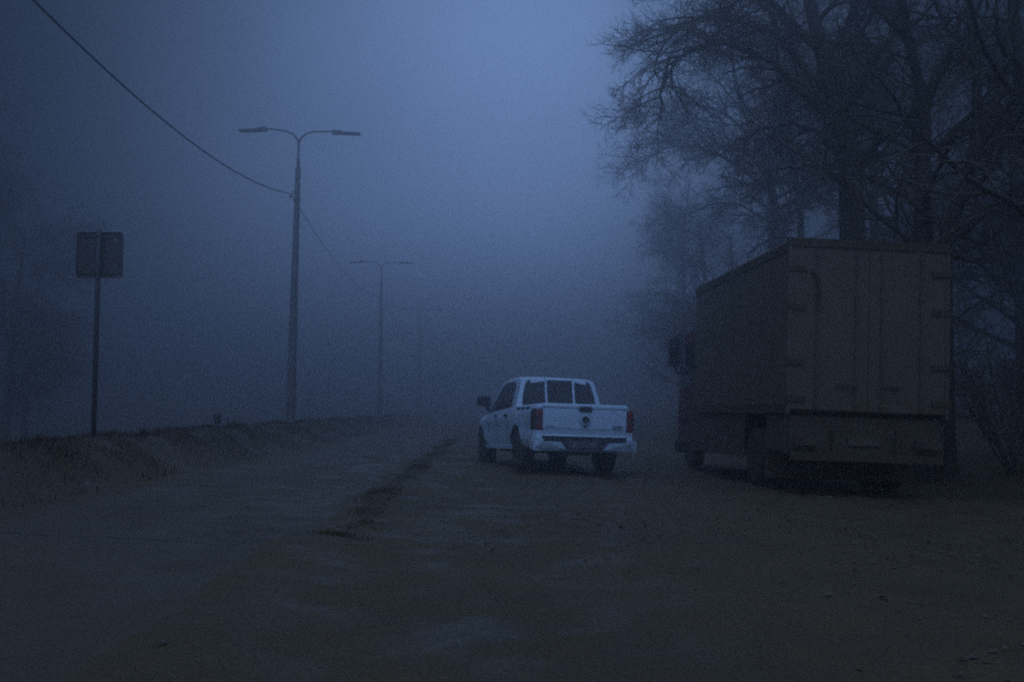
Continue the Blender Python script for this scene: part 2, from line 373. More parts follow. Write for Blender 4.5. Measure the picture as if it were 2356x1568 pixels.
# grass on the bank and along the strip: nobody could count it
rng = np.random.default_rng(7)
def grass_patch(name, n, sampler, h0, h1, material, wd=0.006):
    x, y = sampler(n)
    z = hz(x, y) - 0.01
    h = (h0+(h1-h0)*rng.power(0.6, n)) * (0.35 + 1.1*np.clip(np.sin(x*2.9+y*0.7)*np.sin(y*1.7+1)+np.sin(y*5.3)*0.4+0.4, 0, 1.2))
    a = rng.uniform(0, 2*np.pi, n); lean = rng.uniform(0.1, 0.75, n)*h; la = rng.uniform(0, 2*np.pi, n)
    wdt = wd*rng.uniform(0.6, 1.5, n)
    dx, dy = np.cos(a)*wdt, np.sin(a)*wdt
    base = np.stack([x, y, z], -1); off = np.stack([dx, dy, 0*dx], -1)
    mid = base + np.stack([np.cos(la)*lean*0.35, np.sin(la)*lean*0.35, h*0.6], -1)
    tip = base + np.stack([np.cos(la)*lean, np.sin(la)*lean, h*(1-0.25*lean/h)], -1)
    V = np.stack([base-off, base+off, mid+off*0.8, mid-off*0.8, tip+off*0.15, tip-off*0.15], 1).reshape(-1, 3)
    k = np.arange(n)[:, None]*6
    F = np.concatenate([k+np.array([[0, 1, 2, 3]]), k+np.array([[3, 2, 4, 5]])])
    o = fast_mesh(name, V, F, material, smooth=False)
    return tag(o, kind='stuff')
def bank_sampler(n):
    y = rng.uniform(0, 1, n)**1.6*75 + 4
    u = rng.normal(0.0, 0.55, n); u = np.clip(u, -2.2, 1.15)
    return crest(y)+u, y
g = grass_patch('grass', 60000, bank_sampler, 0.02, 0.11, M['grass']); tag(g, 'short dead grass along the top and face of the dark bank', 'grass')
def strip_sampler(n):
    y = rng.uniform(0, 1, n)**1.1*30 + 8.5
    c = -1.28 - 0.024*y
    return c + rng.normal(0, 0.11, n) + 0.08*np.sin(y*0.8), y
g = grass_patch('grass', 14000, strip_sampler, 0.015, 0.05, M['grass']); tag(g, 'trampled grass strip between the road and the muddy shoulder', 'grass')

# fallen leaves and small stones on the shoulder
n = 9000
y = rng.uniform(0, 1, n)**1.4*26 + 2.2; x = rng.uniform(-1.2, 9, n) + rng.normal(0, 0.3, n)
keep = (np.sin(x*1.3+np.sin(y*0.9)*2)+np.sin(y*0.7+x*0.4) + rng.normal(0, 0.6, n) + (x-3)*0.25) > 0.1; x = x[keep]; y = y[keep]; n = len(x)
a = rng.uniform(0, 6.28, n); sl = rng.uniform(0.014, 0.038, n); c_, s_ = np.cos(a), np.sin(a)
z = hz(x, y) + 0.006
def lf(px_, py_, pz_): return np.stack([x+(px_*c_-py_*s_)*sl, y+(px_*s_+py_*c_)*sl, z+pz_*sl], -1)
V = np.stack([lf(-1, 0, 0.1), lf(0, -0.6, rng.uniform(0, 0.5, n)), lf(1.1, 0, rng.uniform(0, 0.9, n)), lf(0, 0.6, rng.uniform(0, 0.5, n))], 1).reshape(-1, 3)
g = fast_mesh('fallen_leaves', V, (np.arange(n)[:, None]*4+np.arange(4)[None, :]), M['leaf_litter'], smooth=False)
tag(g, 'wet fallen leaves scattered over the muddy shoulder', 'leaves', kind='stuff')

# ------------------------------------------------------------------ street lamps
def make_lamp():
    r = empty('street_lamp')
    bm = bmesh.new()
    lathe(bm, [(0.155, -0.3), (0.152, 0), (0.148, 0.6), (0.085, 7.65), (0.083, 8.0), (0.045, 8.22)], 'z', 20)
    obj('pole', bm, M['concrete'], r, smooth=True)
    V, F = tubes([(np.array([[0, 0, 7.9], [0, 0, 8.3], [0, 0, 8.85]]), [0.04, 0.036, 0.034])], 10)
    fast_mesh('neck_pipe', V, F, M['steel'], r)
    bm = bmesh.new(); lathe(bm, [(0.05, 8.18), (0.055, 8.2), (0.055, 8.3), (0.045, 8.34)], 'z', 14); obj('collar', bm, M['steel'], r, smooth=True)
    for s, reach, rise in ((-1, 1.06, 0.0), (1, 1.10, -0.05)):
        ctrl = [(0, 0, 8.78), (s*0.03, 0, 8.92), (s*0.14, 0, 9.08), (s*0.34, 0, 9.20), (s*0.66, 0, 9.255+rise*0.5), (s*reach, 0, 9.29+rise)]
        V, F = tubes([(spline(ctrl, 22), np.linspace(0.034, 0.026, 22))], 8)
        a = fast_mesh('arm', V, F, M['steel'], r)
        e = np.array(ctrl[-1]); tilt = (0.055 if s < 0 else -0.01)
        bm = bmesh.new()
        prism(bm, [(-0.04, -0.085), (0.22, -0.085), (0.24, -0.04), (0.24, 0.035), (-0.02, 0.045), (-0.04, 0.02)], 'y', -0.08, 0.08)   # driver box
        hb = obj('driver_box', bm, M['lamp_body'], a, bevel=0.01)
        bm = bmesh.new()
        prism(bm, [(0.18, -0.075), (0.84, -0.06), (0.86, -0.04), (0.86, -0.025), (0.24, -0.01), (0.18, -0.02)], 'y', -0.13, 0.13)
        hd = obj('lamp_head', bm, M['lamp_body'], a, bevel=0.008)
        bm = bmesh.new(); box(bm, (0.30, -0.105, -0.081), (0.80, 0.105, -0.074)); ln = obj('lens', bm, M['lens'], a)
        for q in (hb, hd, ln):
            q.location = (e[0], 0, e[2]); q.rotation_euler = (0, -tilt if s > 0 else tilt, 0 if s > 0 else math.pi)
    # cable bracket on the verge side
    for z in (7.22, 7.0):
        bm = bmesh.new(); lathe(bm, [(0.101, z), (0.101, z+0.04)], 'z', 16); obj('band_clamp', bm, M['steel'], r)
    V, F = tubes([(np.array([(-0.09, 0, 7.24), (-0.15, 0, 7.33), (-0.14, 0, 7.22), (-0.19, -0.03, 7.14)]), [0.016, 0.02, 0.022, 0.02]),
                  (spline([(-0.19, -0.03, 7.14), (-0.12, 0, 7.06), (-0.13, 0.0, 6.96), (-0.09, 0, 6.92)], 8), [0.010]*8),
                  (np.array([(-0.15, -0.03, 7.20), (-0.22, -0.04, 7.12), (-0.25, -0.05, 7.06)]), [0.012, 0.016, 0.008]),
                  (np.array([(-0.20, -0.05, 7.18), (-0.19, -0.04, 7.08), (-0.21, -0.05, 6.98)]), [0.012, 0.014, 0.006]),
                  (np.array([(-0.14, 0, 7.12), (-0.24, -0.06, 7.10)]), [0.03, 0.02])], 8)
    fast_mesh('cable_anchor', V, F, M['steel'], r)
    return r
LAMPS = [(-6.95, 32.2, 0.90, 'nearest double-arm street lamp, darkest and tallest, on the grassy bank', 0.9),
         (-7.92, 61.4, 0.93, 'second double-arm street lamp, half faded in fog behind the nearest one', 0.3),
         (-8.22, 90.5, 1.0, 'third double-arm street lamp, very faint in the fog', 0.2),
         (-8.75, 119.5, 1.05, 'farthest street lamp, barely a trace in the fog', 0.0)]
lamp0 = make_lamp()
lamps = []
for k, (x, y, z, lab, lean) in enumerate(LAMPS):
    o = lamp0 if k == 0 else copy_tree(lamp0)
    o.location = (x, y, float(hz(x, y)) + 0.06); o.rotation_euler = (0, R(lean), R(1.5)); 
    tag(o, lab, 'street lamp', 'double-arm street lamps along the bank')
    lamps.append(o.location.copy())
def cable(a, b, sag, label, r=0.013, lowest=0.5, n=44):
    a, b = np.array(a, float), np.array(b, float)
    t = np.linspace(0, 1, n)
    s = 4*t*(1-t)
    if lowest != 0.5:
        q = math.log(0.5)/math.log(lowest); s = 4*(t**q)*(1-t**q)
    pts = a + (b-a)*t[:, None]; pts[:, 2] -= sag*s
    V, F = tubes([(pts, np.full(n, r))], 6)
    o = fast_mesh('power_cable', V, F, M['cable'])
    return tag(o, label, 'cable', 'cables strung from lamp to lamp')
L1, L2, L3, L4 = [np.array(l) for l in lamps]
att = np.array([-0.16, -0.03, 7.22])
cable((-5.5, -3.2, 8.25), L1+np.array([-0.10, -0.05, 7.20]), 1.66, 'thick black cable sagging from the upper left corner to the nearest lamp', 0.016)
cable(L1+np.array([0.17, 0.05, 6.78]), L2+np.array([-0.20, 0, 7.22]), 0.62, 'thin cable sagging between the nearest and the second lamp', 0.012)
cable(L2+np.array([0.08, 0.05, 6.9]), L3+np.array([-0.15, 0, 7.22]), 0.7, 'faint cable between the second and the third lamp', 0.012)

# ------------------------------------------------------------------ road sign seen from behind
sx, sy = -6.27, 15.4
sz = float(hz(sx, sy))
sg = empty('road_sign', (sx, sy, sz), (0, R(0.0), R(2)), 'square road sign seen from behind, on a thin post on the bank at the left', 'road sign')
bm = bmesh.new(); lathe(bm, [(0.037, -0.3), (0.037, 3.12), (0.02, 3.14)], 'z', 14); obj('post', bm, M['sign_post'], sg, smooth=True)
bm = bmesh.new()
def rrect(x0, z0, x1, z1, r, n=5):
    p = []
    for cx_, cz_, a0 in ((x1-r, z1-r, 0), (x0+r, z1-r, 90), (x0+r, z0+r, 180), (x1-r, z0+r, 270)):
        for k in range(n+1):
            a = R(a0+90*k/n); p.append((cx_+r*math.cos(a), cz_+r*math.sin(a)))
    return p
prism(bm, rrect(-0.345, 2.40, 0.355, 3.10, 0.05), 'y', 0.043, 0.047)
pn = obj('sign_panel', bm, M['sign_back'], sg)
bm = bmesh.new()      # folded rim
o_, i_ = rrect(-0.345, 2.40, 0.355, 3.10, 0.05), rrect(-0.335, 2.41, 0.345, 3.09, 0.042)
n = len(o_)
vo = [[bm.verts.new((p[0], y, p[1])) for p in o_] for y in (0.022, 0.042)]; vi = [[bm.verts.new((p[0], y, p[1])) for p in i_] for y in (0.022, 0.042)]
for k in range(n):
    j = (k+1) % n
    bm.faces.new((vo[0][k], vo[0][j], vo[1][j], vo[1][k])); bm.faces.new((vi[0][j], vi[0][k], vi[1][k], vi[1][j])); bm.faces.new((vo[0][k], vi[0][k], vi[0][j], vo[0][j]))
obj('rim', bm, M['sign_back'], pn)
bm = bmesh.new(); box(bm, (-0.30, 0.028, 3.02), (0.31, 0.042, 3.045)); obj('mounting_rail', bm, M['sign_post'], pn, bevel=0.003)
bm = bmesh.new(); box(bm, (-0.30, 0.028, 2.46), (0.31, 0.042, 2.485)); obj('mounting_rail', bm, M['sign_post'], pn, bevel=0.003)
bm = bmesh.new(); box(bm, (0.22, 0.036, 2.925), (0.275, 0.042, 3.04)); obj('sticker', bm, M['sticker'], pn)
for z in (3.03, 2.47):
    bm = bmesh.new(); lathe(bm, [(0.046, z-0.02), (0.046, z+0.02)], 'z', 14); obj('clamp', bm, M['sign_post'], sg)
bm = bmesh.new(); prism(bm, rrect(-0.33, 2.415, 0.34, 3.085, 0.045), 'y', 0.0475, 0.0495); obj('sign_face', bm, M['sign_face'], sg)

# ------------------------------------------------------------------ tall weeds on the bank
def weed(x, y, h, seed, label):
    r = random.Random(seed); polys = []
    z = float(hz(x, y))
    for k in range(9):
        a = r.uniform(0, 6.28); l = h*r.uniform(0.6, 1); sp = r.uniform(0.05, 0.3)*l
        p0 = np.array([math.cos(a)*0.03, math.sin(a)*0.03, -0.02]); p1 = p0+np.array([math.cos(a)*sp*0.4, math.sin(a)*sp*0.4, l*0.6]); p2 = p0+np.array([math.cos(a)*sp, math.sin(a)*sp, l])
        polys.append((spline([p0, p1, p2], 6), np.linspace(0.005, 0.002, 6)))
        for q in range(6):
            t = r.uniform(0.4, 1); b = p0+(p2-p0)*t; aa = r.uniform(0, 6.28)
            e = b+np.array([math.cos(aa)*0.05, math.sin(aa)*0.05, r.uniform(0.0, 0.08)])
            polys.append((np.array([b, e]), [0.004, 0.008]))
    o = empty('weed_plant', (x, y, z), (0, 0, 0), label, 'plant', 'tall dry weeds on the bank')
    V, F = tubes(polys, 4); fast_mesh('stems', V, F, M['grass'], o)
for k, (x, y, h, lab) in enumerate(((-6.35, 22.2, 0.34, 'taller left one of two dry weeds between the sign and the nearest lamp'),
                               (-6.3, 23.0, 0.28, 'shorter right one of two dry weeds between the sign and the nearest lamp'),
                               (-6.1, 17.0, 0.16, 'low dry weed on the bank just right of the square sign'))):
    weed(x, y, h, k, lab)

# ------------------------------------------------------------------ box lorry (local: x 0..2.5 from its left side, y forward from the rear doors)
def make_lorry():
    LW, LL, H, FL = 2.5, 6.0, 3.86, 1.24
    r = empty('box_lorry', (4.1, 15.5, float(hz(4.0, 17.5))), (0, R(2.2), R(3.2)), 'tall dark box lorry with a red cab parked under bare trees', 'lorry')
    bm = bmesh.new()
    prism(bm, [(0, FL), (LW, FL), (LW, H-0.05), (LW-0.05, H), (0.05, H), (0, H-0.05)], 'y', 0.03, LL)
    bx = obj('cargo_box', bm, M['lorry_box'], r)
    for x0 in (-0.012, LW-0.05):      # corner posts and roof frame proud of the panels
        bm = bmesh.new(); box(bm, (x0, -0.01, FL-0.06), (x0+0.062, 0.06, H-0.12)); obj('corner_post', bm, M['lorry_box'], bx, bevel=0.006)
    bm = bmesh.new(); box(bm, (-0.02, -0.022, H-0.12), (LW+0.02, 0.07, H+0.012)); obj('rear_header', bm, M['lorry_trim'], bx, bevel=0.012)
    for x0 in (-0.02, LW-0.02):
        bm = bmesh.new(); box(bm, (x0, 0.072, H-0.19), (x0+0.04, LL+0.01, H-0.055)); obj('roof_rail', bm, M['lorry_trim'], bx, bevel=0.008)
    for x0 in (-0.016, LW-0.024):
        bm = bmesh.new(); box(bm, (x0, 0.062, FL-0.05), (x0+0.04, LL+0.005, FL+0.09)); obj('floor_rail', bm, M['lorry_trim'], bx, bevel=0.006)
    for y in np.arange(0.75, LL-0.3, 0.62):
        bm = bmesh.new(); box(bm, (-0.009, y, FL+0.10), (0.0, y+0.03, H-0.2)); obj('side_rib', bm, M['lorry_box'], bx)
    for s in (0, 1):
        bm = bmesh.new(); x0 = 0.055 if s == 0 else LW/2+0.005
        prism(bm, rrect(x0, FL+0.02, x0+LW/2-0.062, H-0.125, 0.02), 'y', -0.004, 0.028)
        d = obj('rear_door', bm, M['lorry_box'], r, bevel=0.004)
        hx = (-0.02, 0.27) if s == 0 else (LW-0.27, LW+0.02)
        for z in (3.40, 2.81, 1.97, 1.42):
            bm = bmesh.new(); box(bm, (hx[0], -0.030, z-0.04), (hx[1], -0.0045, z+0.04)); lathe(bm, [(0.02, z-0.055), (0.02, z+0.055)], 'z', 10, (hx[0] if s == 0 else hx[1], -0.024, 0)); obj('hinge', bm, M['lorry_trim'], d, bevel=0.004)
        for lx in ((0.44, 1.05) if s == 0 else (1.45, 2.06)):
            V, F = tubes([(np.array([(lx, -0.028, FL+0.05), (lx, -0.028, H-0.16)]), [0.014, 0.014])], 8)
            lb = fast_mesh('lock_bar', V, F, M['lorry_box'], d)
            for z in (FL+0.1, 2.1, 3.0, H-0.25):
                bm = bmesh.new(); box(bm, (lx-0.035, -0.036, z), (lx+0.035, -0.0045, z+0.05)); obj('guide', bm, M['lorry_box'], lb)
        bm = bmesh.new(); lx = 1.05 if s == 0 else 1.45; box(bm, (lx-0.3 if s == 0 else lx, -0.05, 1.62), (lx if s == 0 else lx+0.3, -0.04, 1.66)); obj('handle', bm, M['lorry_trim'], d, bevel=0.004)
    V, F = tubes([(spline([(0.34, -0.03, 3.36), (0.43, -0.04, 3.28), (0.45, -0.04, 3.1), (0.45, -0.04, 2.78)], 14), [0.028]*14)], 8)
    fast_mesh('door_holder', V, F, M['lorry_trim'], r)
    # chassis, bumper, lights
    bm = bmesh.new()
    for x0 in (0.78, 1.62): box(bm, (x0, 0.14, 0.92), (x0+0.09, 8.3, 1.14))
    for y in (0.3, 1.2, 2.4, 3.6, 4.8, 5.8): box(bm, (0.1, y, 1.145), (2.4, y+0.08, FL-0.003))
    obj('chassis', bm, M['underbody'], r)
    bm = bmesh.new(); box(bm, (0.08, -0.02, 0.50), (2.42, 0.08, 0.62)); 
    for x0 in (0.72, 1.7): box(bm, (x0, 0.0, 0.62), (x0+0.06, 0.06, 0.98))
    obj('underrun_bar', bm, M['lorry_trim'], r, bevel=0.008)
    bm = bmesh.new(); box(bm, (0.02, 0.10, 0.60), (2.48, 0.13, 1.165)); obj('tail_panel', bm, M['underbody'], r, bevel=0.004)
    bm = bmesh.new(); box(bm, (0.98, 0.07, 0.74), (1.50, 0.095, 0.86)); obj('number_plate', bm, M['dirty_plate'], r)
    for x0 in (0.12, 1.98):
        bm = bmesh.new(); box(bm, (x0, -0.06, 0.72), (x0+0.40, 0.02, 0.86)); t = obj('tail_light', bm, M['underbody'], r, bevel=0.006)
        bm = bmesh.new(); box(bm, (x0+0.02, -0.066, 0.74), (x0+0.14, -0.0605, 0.84)); obj('reflector', bm, M['dirty_red'], t)
    def wheel(x, y, rad, wd, inner=False):
        bm = bmesh.new(); h = wd/2
        lathe(bm, [(rad*0.56, -h), (rad*0.82, -h*1.02), (rad*0.96, -h*0.9), (rad, -h*0.7), (rad, h*0.7), (rad*0.96, h*0.9), (rad*0.82, h*1.02), (rad*0.56, h)], 'x', 32)
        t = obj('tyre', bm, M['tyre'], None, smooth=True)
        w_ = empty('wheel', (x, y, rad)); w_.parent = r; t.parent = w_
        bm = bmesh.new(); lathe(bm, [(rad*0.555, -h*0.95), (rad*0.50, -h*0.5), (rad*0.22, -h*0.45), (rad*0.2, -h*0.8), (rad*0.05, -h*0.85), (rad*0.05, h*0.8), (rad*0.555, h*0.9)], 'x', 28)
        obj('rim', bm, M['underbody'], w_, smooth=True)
    for x in (0.16, 0.47, 2.03, 2.34): wheel(x, 1.75, 0.47, 0.26)
    for x in (0.30, 2.20): wheel(x, 7.15, 0.47, 0.28)
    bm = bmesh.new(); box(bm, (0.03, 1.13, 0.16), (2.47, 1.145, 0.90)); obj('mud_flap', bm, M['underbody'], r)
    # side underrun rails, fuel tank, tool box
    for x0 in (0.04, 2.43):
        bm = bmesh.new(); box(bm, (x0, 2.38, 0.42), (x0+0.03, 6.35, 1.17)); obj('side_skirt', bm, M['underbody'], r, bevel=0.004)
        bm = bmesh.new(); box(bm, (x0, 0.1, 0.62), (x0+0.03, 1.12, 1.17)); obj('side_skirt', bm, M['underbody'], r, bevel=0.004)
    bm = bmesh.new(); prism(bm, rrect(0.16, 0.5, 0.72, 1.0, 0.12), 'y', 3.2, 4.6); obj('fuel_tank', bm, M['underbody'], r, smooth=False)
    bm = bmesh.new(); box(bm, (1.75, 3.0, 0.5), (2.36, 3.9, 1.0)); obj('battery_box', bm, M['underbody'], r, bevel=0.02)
    # cab
    cb = [(6.12, 0.55), (8.12, 0.55), (8.16, 1.0), (8.12, 1.55), (7.72, 2.78), (7.45, 2.98), (6.12, 3.02)]
    bm = bmesh.new(); prism(bm, cb, 'x', 0.14, 2.36); c = obj('cab', bm, M['lorry_red'], r, bevel=0.05, segs=3)
    for x0, x1 in ((0.134, 0.1385), (2.3615, 2.366)):
        bm = bmesh.new(); prism(bm, [(6.75, 1.75), (7.95, 1.75), (7.62, 2.66), (6.75, 2.68)], 'x', x0, x1); obj('side_window', bm, M['glass'], c)
        bm = bmesh.new(); box(bm, (x0-0.02, 6.85, 1.35), (x1+0.02, 7.0, 1.39)); obj('handle', bm, M['black_plastic'], c)
    bm = bmesh.new()
    v = [bm.verts.new(p) for p in ((0.26, 8.125, 1.62), (2.24, 8.125, 1.62), (2.18, 7.755, 2.74), (0.32, 7.755, 2.74))]; bm.faces.new(v)
    bmesh.ops.solidify(bm, geom=bm.faces[:], thickness=0.008); obj('windscreen', bm, M['glass'], c)
    bm = bmesh.new(); box(bm, (0.10, 7.85, 0.30), (2.40, 8.25, 0.548)); obj('front_bumper', bm, M['black_plastic'], r, bevel=0.03)
    for x0 in (0.25, 1.95):
        bm = bmesh.new(); box(bm, (x0, 8.14, 0.70), (x0+0.3, 8.185, 0.88)); obj('headlight', bm, M['clear_lens'], c, bevel=0.01)
    for x0 in (0.08, 2.12):
        bm = bmesh.new(); box(bm, (x0, 6.5, 1.02), (x0+0.3, 7.8, 1.06)); obj('wheel_guard', bm, M['black_plastic'], r)
    for s in (-1, 1):
        ex = 0.14 if s < 0 else 2.36
        V, F = tubes([(spline([(ex, 7.62, 2.92), (ex+s*0.06, 7.66, 2.955), (ex+s*0.14, 7.7, 2.94), (ex+s*0.22, 7.72, 2.86)], 12), [0.02]*12),
                      (spline([(ex+s*0.02, 7.75, 2.06), (ex+s*0.12, 7.74, 2.10), (ex+s*0.2, 7.73, 2.22)], 8), [0.022]*8),
                      (np.array([(ex+s*0.06, 7.68, 2.93), (ex+s*0.06, 7.72, 2.10)]), [0.014, 0.014])], 8)
        mm = fast_mesh('mirror_arm', V, F, M['black_plastic'], r)
        bm = bmesh.new()
        a, b = sorted((ex+s*0.10, ex+s*0.34))
        prism(bm, rrect(a, 2.22, b, 2.86, 0.05), 'y', 7.66, 7.80); mh = obj('mirror', bm, M['black_plastic'], r, bevel=0.015)
        bm = bmesh.new(); prism(bm, rrect(a+0.02, 2.44, b-0.02, 2.84, 0.03), 'y', 7.654, 7.659); obj('mirror_glass', bm, M['glass'], mh)
        bm = bmesh.new(); prism(bm, rrect(a+0.03, 2.34, b-0.10, 2.42, 0.02), 'y', 7.652, 7.659); obj('wide_angle_glass', bm, M['chrome'], mh)
    return r
make_lorry()

# ------------------------------------------------------------------ pickup (local: origin on the ground under the tailgate centre, y forward)
def apply_bool(target, cutters):
    for k, c in enumerate(cutters):
        m = target.modifiers.new('b%d' % k, 'BOOLEAN'); m.operation = 'DIFFERENCE'; m.object = c; m.solver = 'EXACT'
    bpy.context.view_layer.update()
    dg = bpy.context.evaluated_depsgraph_get()
    me = bpy.data.meshes.new_from_object(target.evaluated_get(dg))
    target.modifiers.clear(); old = target.data; target.data = me; me.name = old.name; bpy.data.meshes.remove(old)
    for c in cutters: 
        m = c.data; bpy.data.objects.remove(c); bpy.data.meshes.remove(m)
def make_pickup():
    r = empty('pickup_truck', (1.28, 18.35, 0.105), (R(-1.2), R(1.9), R(13.5)), 'white crew-cab pickup truck on the muddy shoulder, tailgate towards the camera', 'pickup truck')
    WY = (1.28, 4.50)       # wheel centres
    # lower body
    def ztop(y):
        return float(np.interp(y, [0, 0.06, 1.5, 2.2, 3.0, 3.95, 4.1, 4.6, 5.0, 5.28, 5.38], [1.17, 1.235, 1.235, 1.20, 1.17, 1.13, 1.13, 1.09, 1.03, 0.92, 0.75]))
    def plan(y):      # half width in plan
        return float(np.interp(y, [0, 0.15, 0.4, 1.3, 3.5, 4.5, 4.9, 5.2, 5.38], [0.85, 0.93, 0.95, 0.95, 0.95, 0.95, 0.92, 0.80, 0.55]))
    ysn = sorted(set([0.03, 0.06, 0.1, 0.15, 0.25] + list(np.linspace(0.35, 5.2, 90)) + [5.26, 5.32, 5.36, 5.38]))
    bm = bmesh.new(); rings = []
    for y in ysn:
        zt, hwd = ztop(y), plan(y)
        flare = max(0.035*math.exp(-((y-WY[0])/0.50)**4), 0.035*math.exp(-((y-WY[1])/0.50)**4))
        prof = []
        for (fz, fx) in ((0.0, -0.10), (0.03, -0.05), (0.10, -0.02), (0.22, 0.0), (0.34, -0.004), (0.45, -0.022), (0.55, -0.012), (0.70, -0.002), (0.80, -0.004), (0.87, -0.020), (0.90, -0.035), (0.94, -0.040), (0.975, -0.052), (0.992, -0.07), (1.0, -0.10)):
            z = 0.44 + (zt-0.44)*fz
            fl = flare*math.exp(-((z-0.78)/0.24)**4)
            if 2.0 < y < 3.75: fl -= 0.018*math.exp(-((z-0.62)/0.10)**2)
            prof.append((hwd+fx+fl, z))
        prof += [(hwd-0.30, zt+0.004), (0, zt+0.012)]
        full = [(x, z) for x, z in prof] + [(-x, z) for x, z in prof[-2::-1]]
        full += [(-(hwd-0.3), 0.40), (hwd-0.3, 0.40)]
        rings.append([bm.verts.new((x, y, z)) for x, z in full])
    for a, b in zip(rings, rings[1:]):
        n = len(a)
        for k in range(n): bm.faces.new((a[k], a[(k+1) % n], b[(k+1) % n], b[k]))
    bm.faces.new(rings[0][::-1]); bm.faces.new(rings[-1])
    body = obj('body', bm, M['white'], None)
    cut = []
    for wy in WY:
        for s in (-1, 1):
            bm = bmesh.new(); lathe(bm, [(0.455, s*0.62), (0.455, s*1.2)], 'x', 48, (0, wy, 0.42)); 
            bmesh.ops.recalc_face_normals(bm, faces=bm.faces); me = bpy.data.meshes.new('cut'); bm.to_mesh(me); bm.free(); c = bpy.data.objects.new('cut', me); C.objects.link(c); cut.append(c)
            bm = bmesh.new(); box(bm, (0.623*s if s > 0 else -1.21, wy-0.44, 0.21+wy*0.003), (1.21 if s > 0 else -0.623, wy+0.44, 0.43)); bmesh.ops.recalc_face_normals(bm, faces=bm.faces)
            me = bpy.data.meshes.new('cut'); bm.to_mesh(me); bm.free(); c = bpy.data.objects.new('cut', me); C.objects.link(c); cut.append(c)
    bm = bmesh.new(); box(bm, (-0.79, -0.2, 0.745), (0.79, 1.62, 1.5)); bmesh.ops.recalc_face_normals(bm, faces=bm.faces)   # load bed, open behind for the tailgate
    me = bpy.data.meshes.new('cut'); bm.to_mesh(me); bm.free(); c = bpy.data.objects.new('cut', me); C.objects.link(c); cut.append(c)
    bm = bmesh.new(); box(bm, (-1.1, -0.2, 0.2), (1.1, 0.163, 0.615)); bmesh.ops.recalc_face_normals(bm, faces=bm.faces)
    me = bpy.data.meshes.new('cut'); bm.to_mesh(me); bm.free(); c = bpy.data.objects.new('cut', me); C.objects.link(c); cut.append(c)
    bm = bmesh.new(); box(bm, (-0.788, -0.3, 0.17), (0.788, 0.12, 0.761)); bmesh.ops.recalc_face_normals(bm, faces=bm.faces)
    me = bpy.data.meshes.new('cut'); bm.to_mesh(me); bm.free(); c = bpy.data.objects.new('cut', me); C.objects.link(c); cut.append(c)
    apply_bool(body, cut)
    body.parent = r
    body.data.materials.append(M['black_plastic'])
    for pl_ in body.data.polygons:
        c = pl_.center
        if abs(c.x) < 0.80 and c.z < 0.70 or any(math.hypot(c.y-wy, c.z-0.42) < 0.458 and abs(c.x) < 0.93 for wy in WY): pl_.material_index = 1
        if abs(c.x) < 0.785 and 0.10 < c.y < 1.61 and 0.70 < c.z < 1.22: pl_.material_index = 1
    me = body.data
    me.polygons.foreach_set('use_smooth', [True]*len(me.polygons))
    me.set_sharp_from_angle(angle=R(35))
    # tailgate
    bm = bmesh.new()
    prof = [(0.01, 0.67), (0.035, 0.70), (0.018, 0.80), (0.0, 0.815), (-0.006, 0.95), (-0.010, 1.10), (-0.006, 1.150), (0.012, 1.158), (0.014, 1.166), (-0.012, 1.178), (-0.016, 1.205), (-0.004, 1.236), (0.02, 1.248), (0.055, 1.25), (0.07, 1.235), (0.07, 0.67)]
    prism(bm, prof, 'x', -0.782, 0.782)
    tg = obj('tailgate', bm, M['white'], r)
    tg.data.polygons.foreach_set('use_smooth', [True]*len(tg.data.polygons)); tg.data.set_sharp_from_angle(angle=R(40))
    bm = bmesh.new(); prism(bm, rrect(-0.125, 1.105, 0.135, 1.207, 0.05, 6), 'y', -0.026, -0.005); obj('handle', bm, M['black_plastic'], tg, bevel=0.006)
    # round badge: bright ring, dark dish, inner gleam modelled as a tapering chrome arc, small camera wedge below
    eb = bmesh.new()
    prism(eb, [(0.105*math.cos(a), 0.975+0.105*math.sin(a)) for a in np.linspace(0, 2*math.pi, 40, endpoint=False)], 'y', -0.028, -0.003); em = obj('badge', eb, M['white'], tg, bevel=0.008)
    eb = bmesh.new(); prism(eb, [(0.113*math.cos(a)+0.002, 0.972+0.113*math.sin(a)) for a in np.linspace(0, 2*math.pi, 40, endpoint=False)], 'y', -0.0135, -0.002); obj('badge_recess', eb, M['black_plastic'], em)
    eb = bmesh.new(); prism(eb, [(0.072*math.cos(a)+0.006, 0.962+0.070*math.sin(a)) for a in np.linspace(0, 2*math.pi, 40, endpoint=False)], 'y', -0.033, -0.0285); obj('badge_dish', eb, M['black_plastic'], em)
    V, F = tubes([(np.array([(0.012+0.062*math.cos(a), -0.034, 0.965+0.062*math.sin(a)) for a in np.linspace(R(-110), R(10), 18)]), np.concatenate([np.linspace(0.001, 0.005, 9), np.linspace(0.005, 0.001, 9)]))], 6)
    fast_mesh('badge_gleam', V, F, M['chrome'], em)
    eb = bmesh.new(); prism(eb, [(-0.045, 0.878), (0.055, 0.878), (0.026, 0.845), (0.016, 0.832), (-0.006, 0.832), (-0.018, 0.845)], 'y', -0.029, -0.002); obj('camera_housing', eb, M['black_plastic'], tg, bevel=0.005)
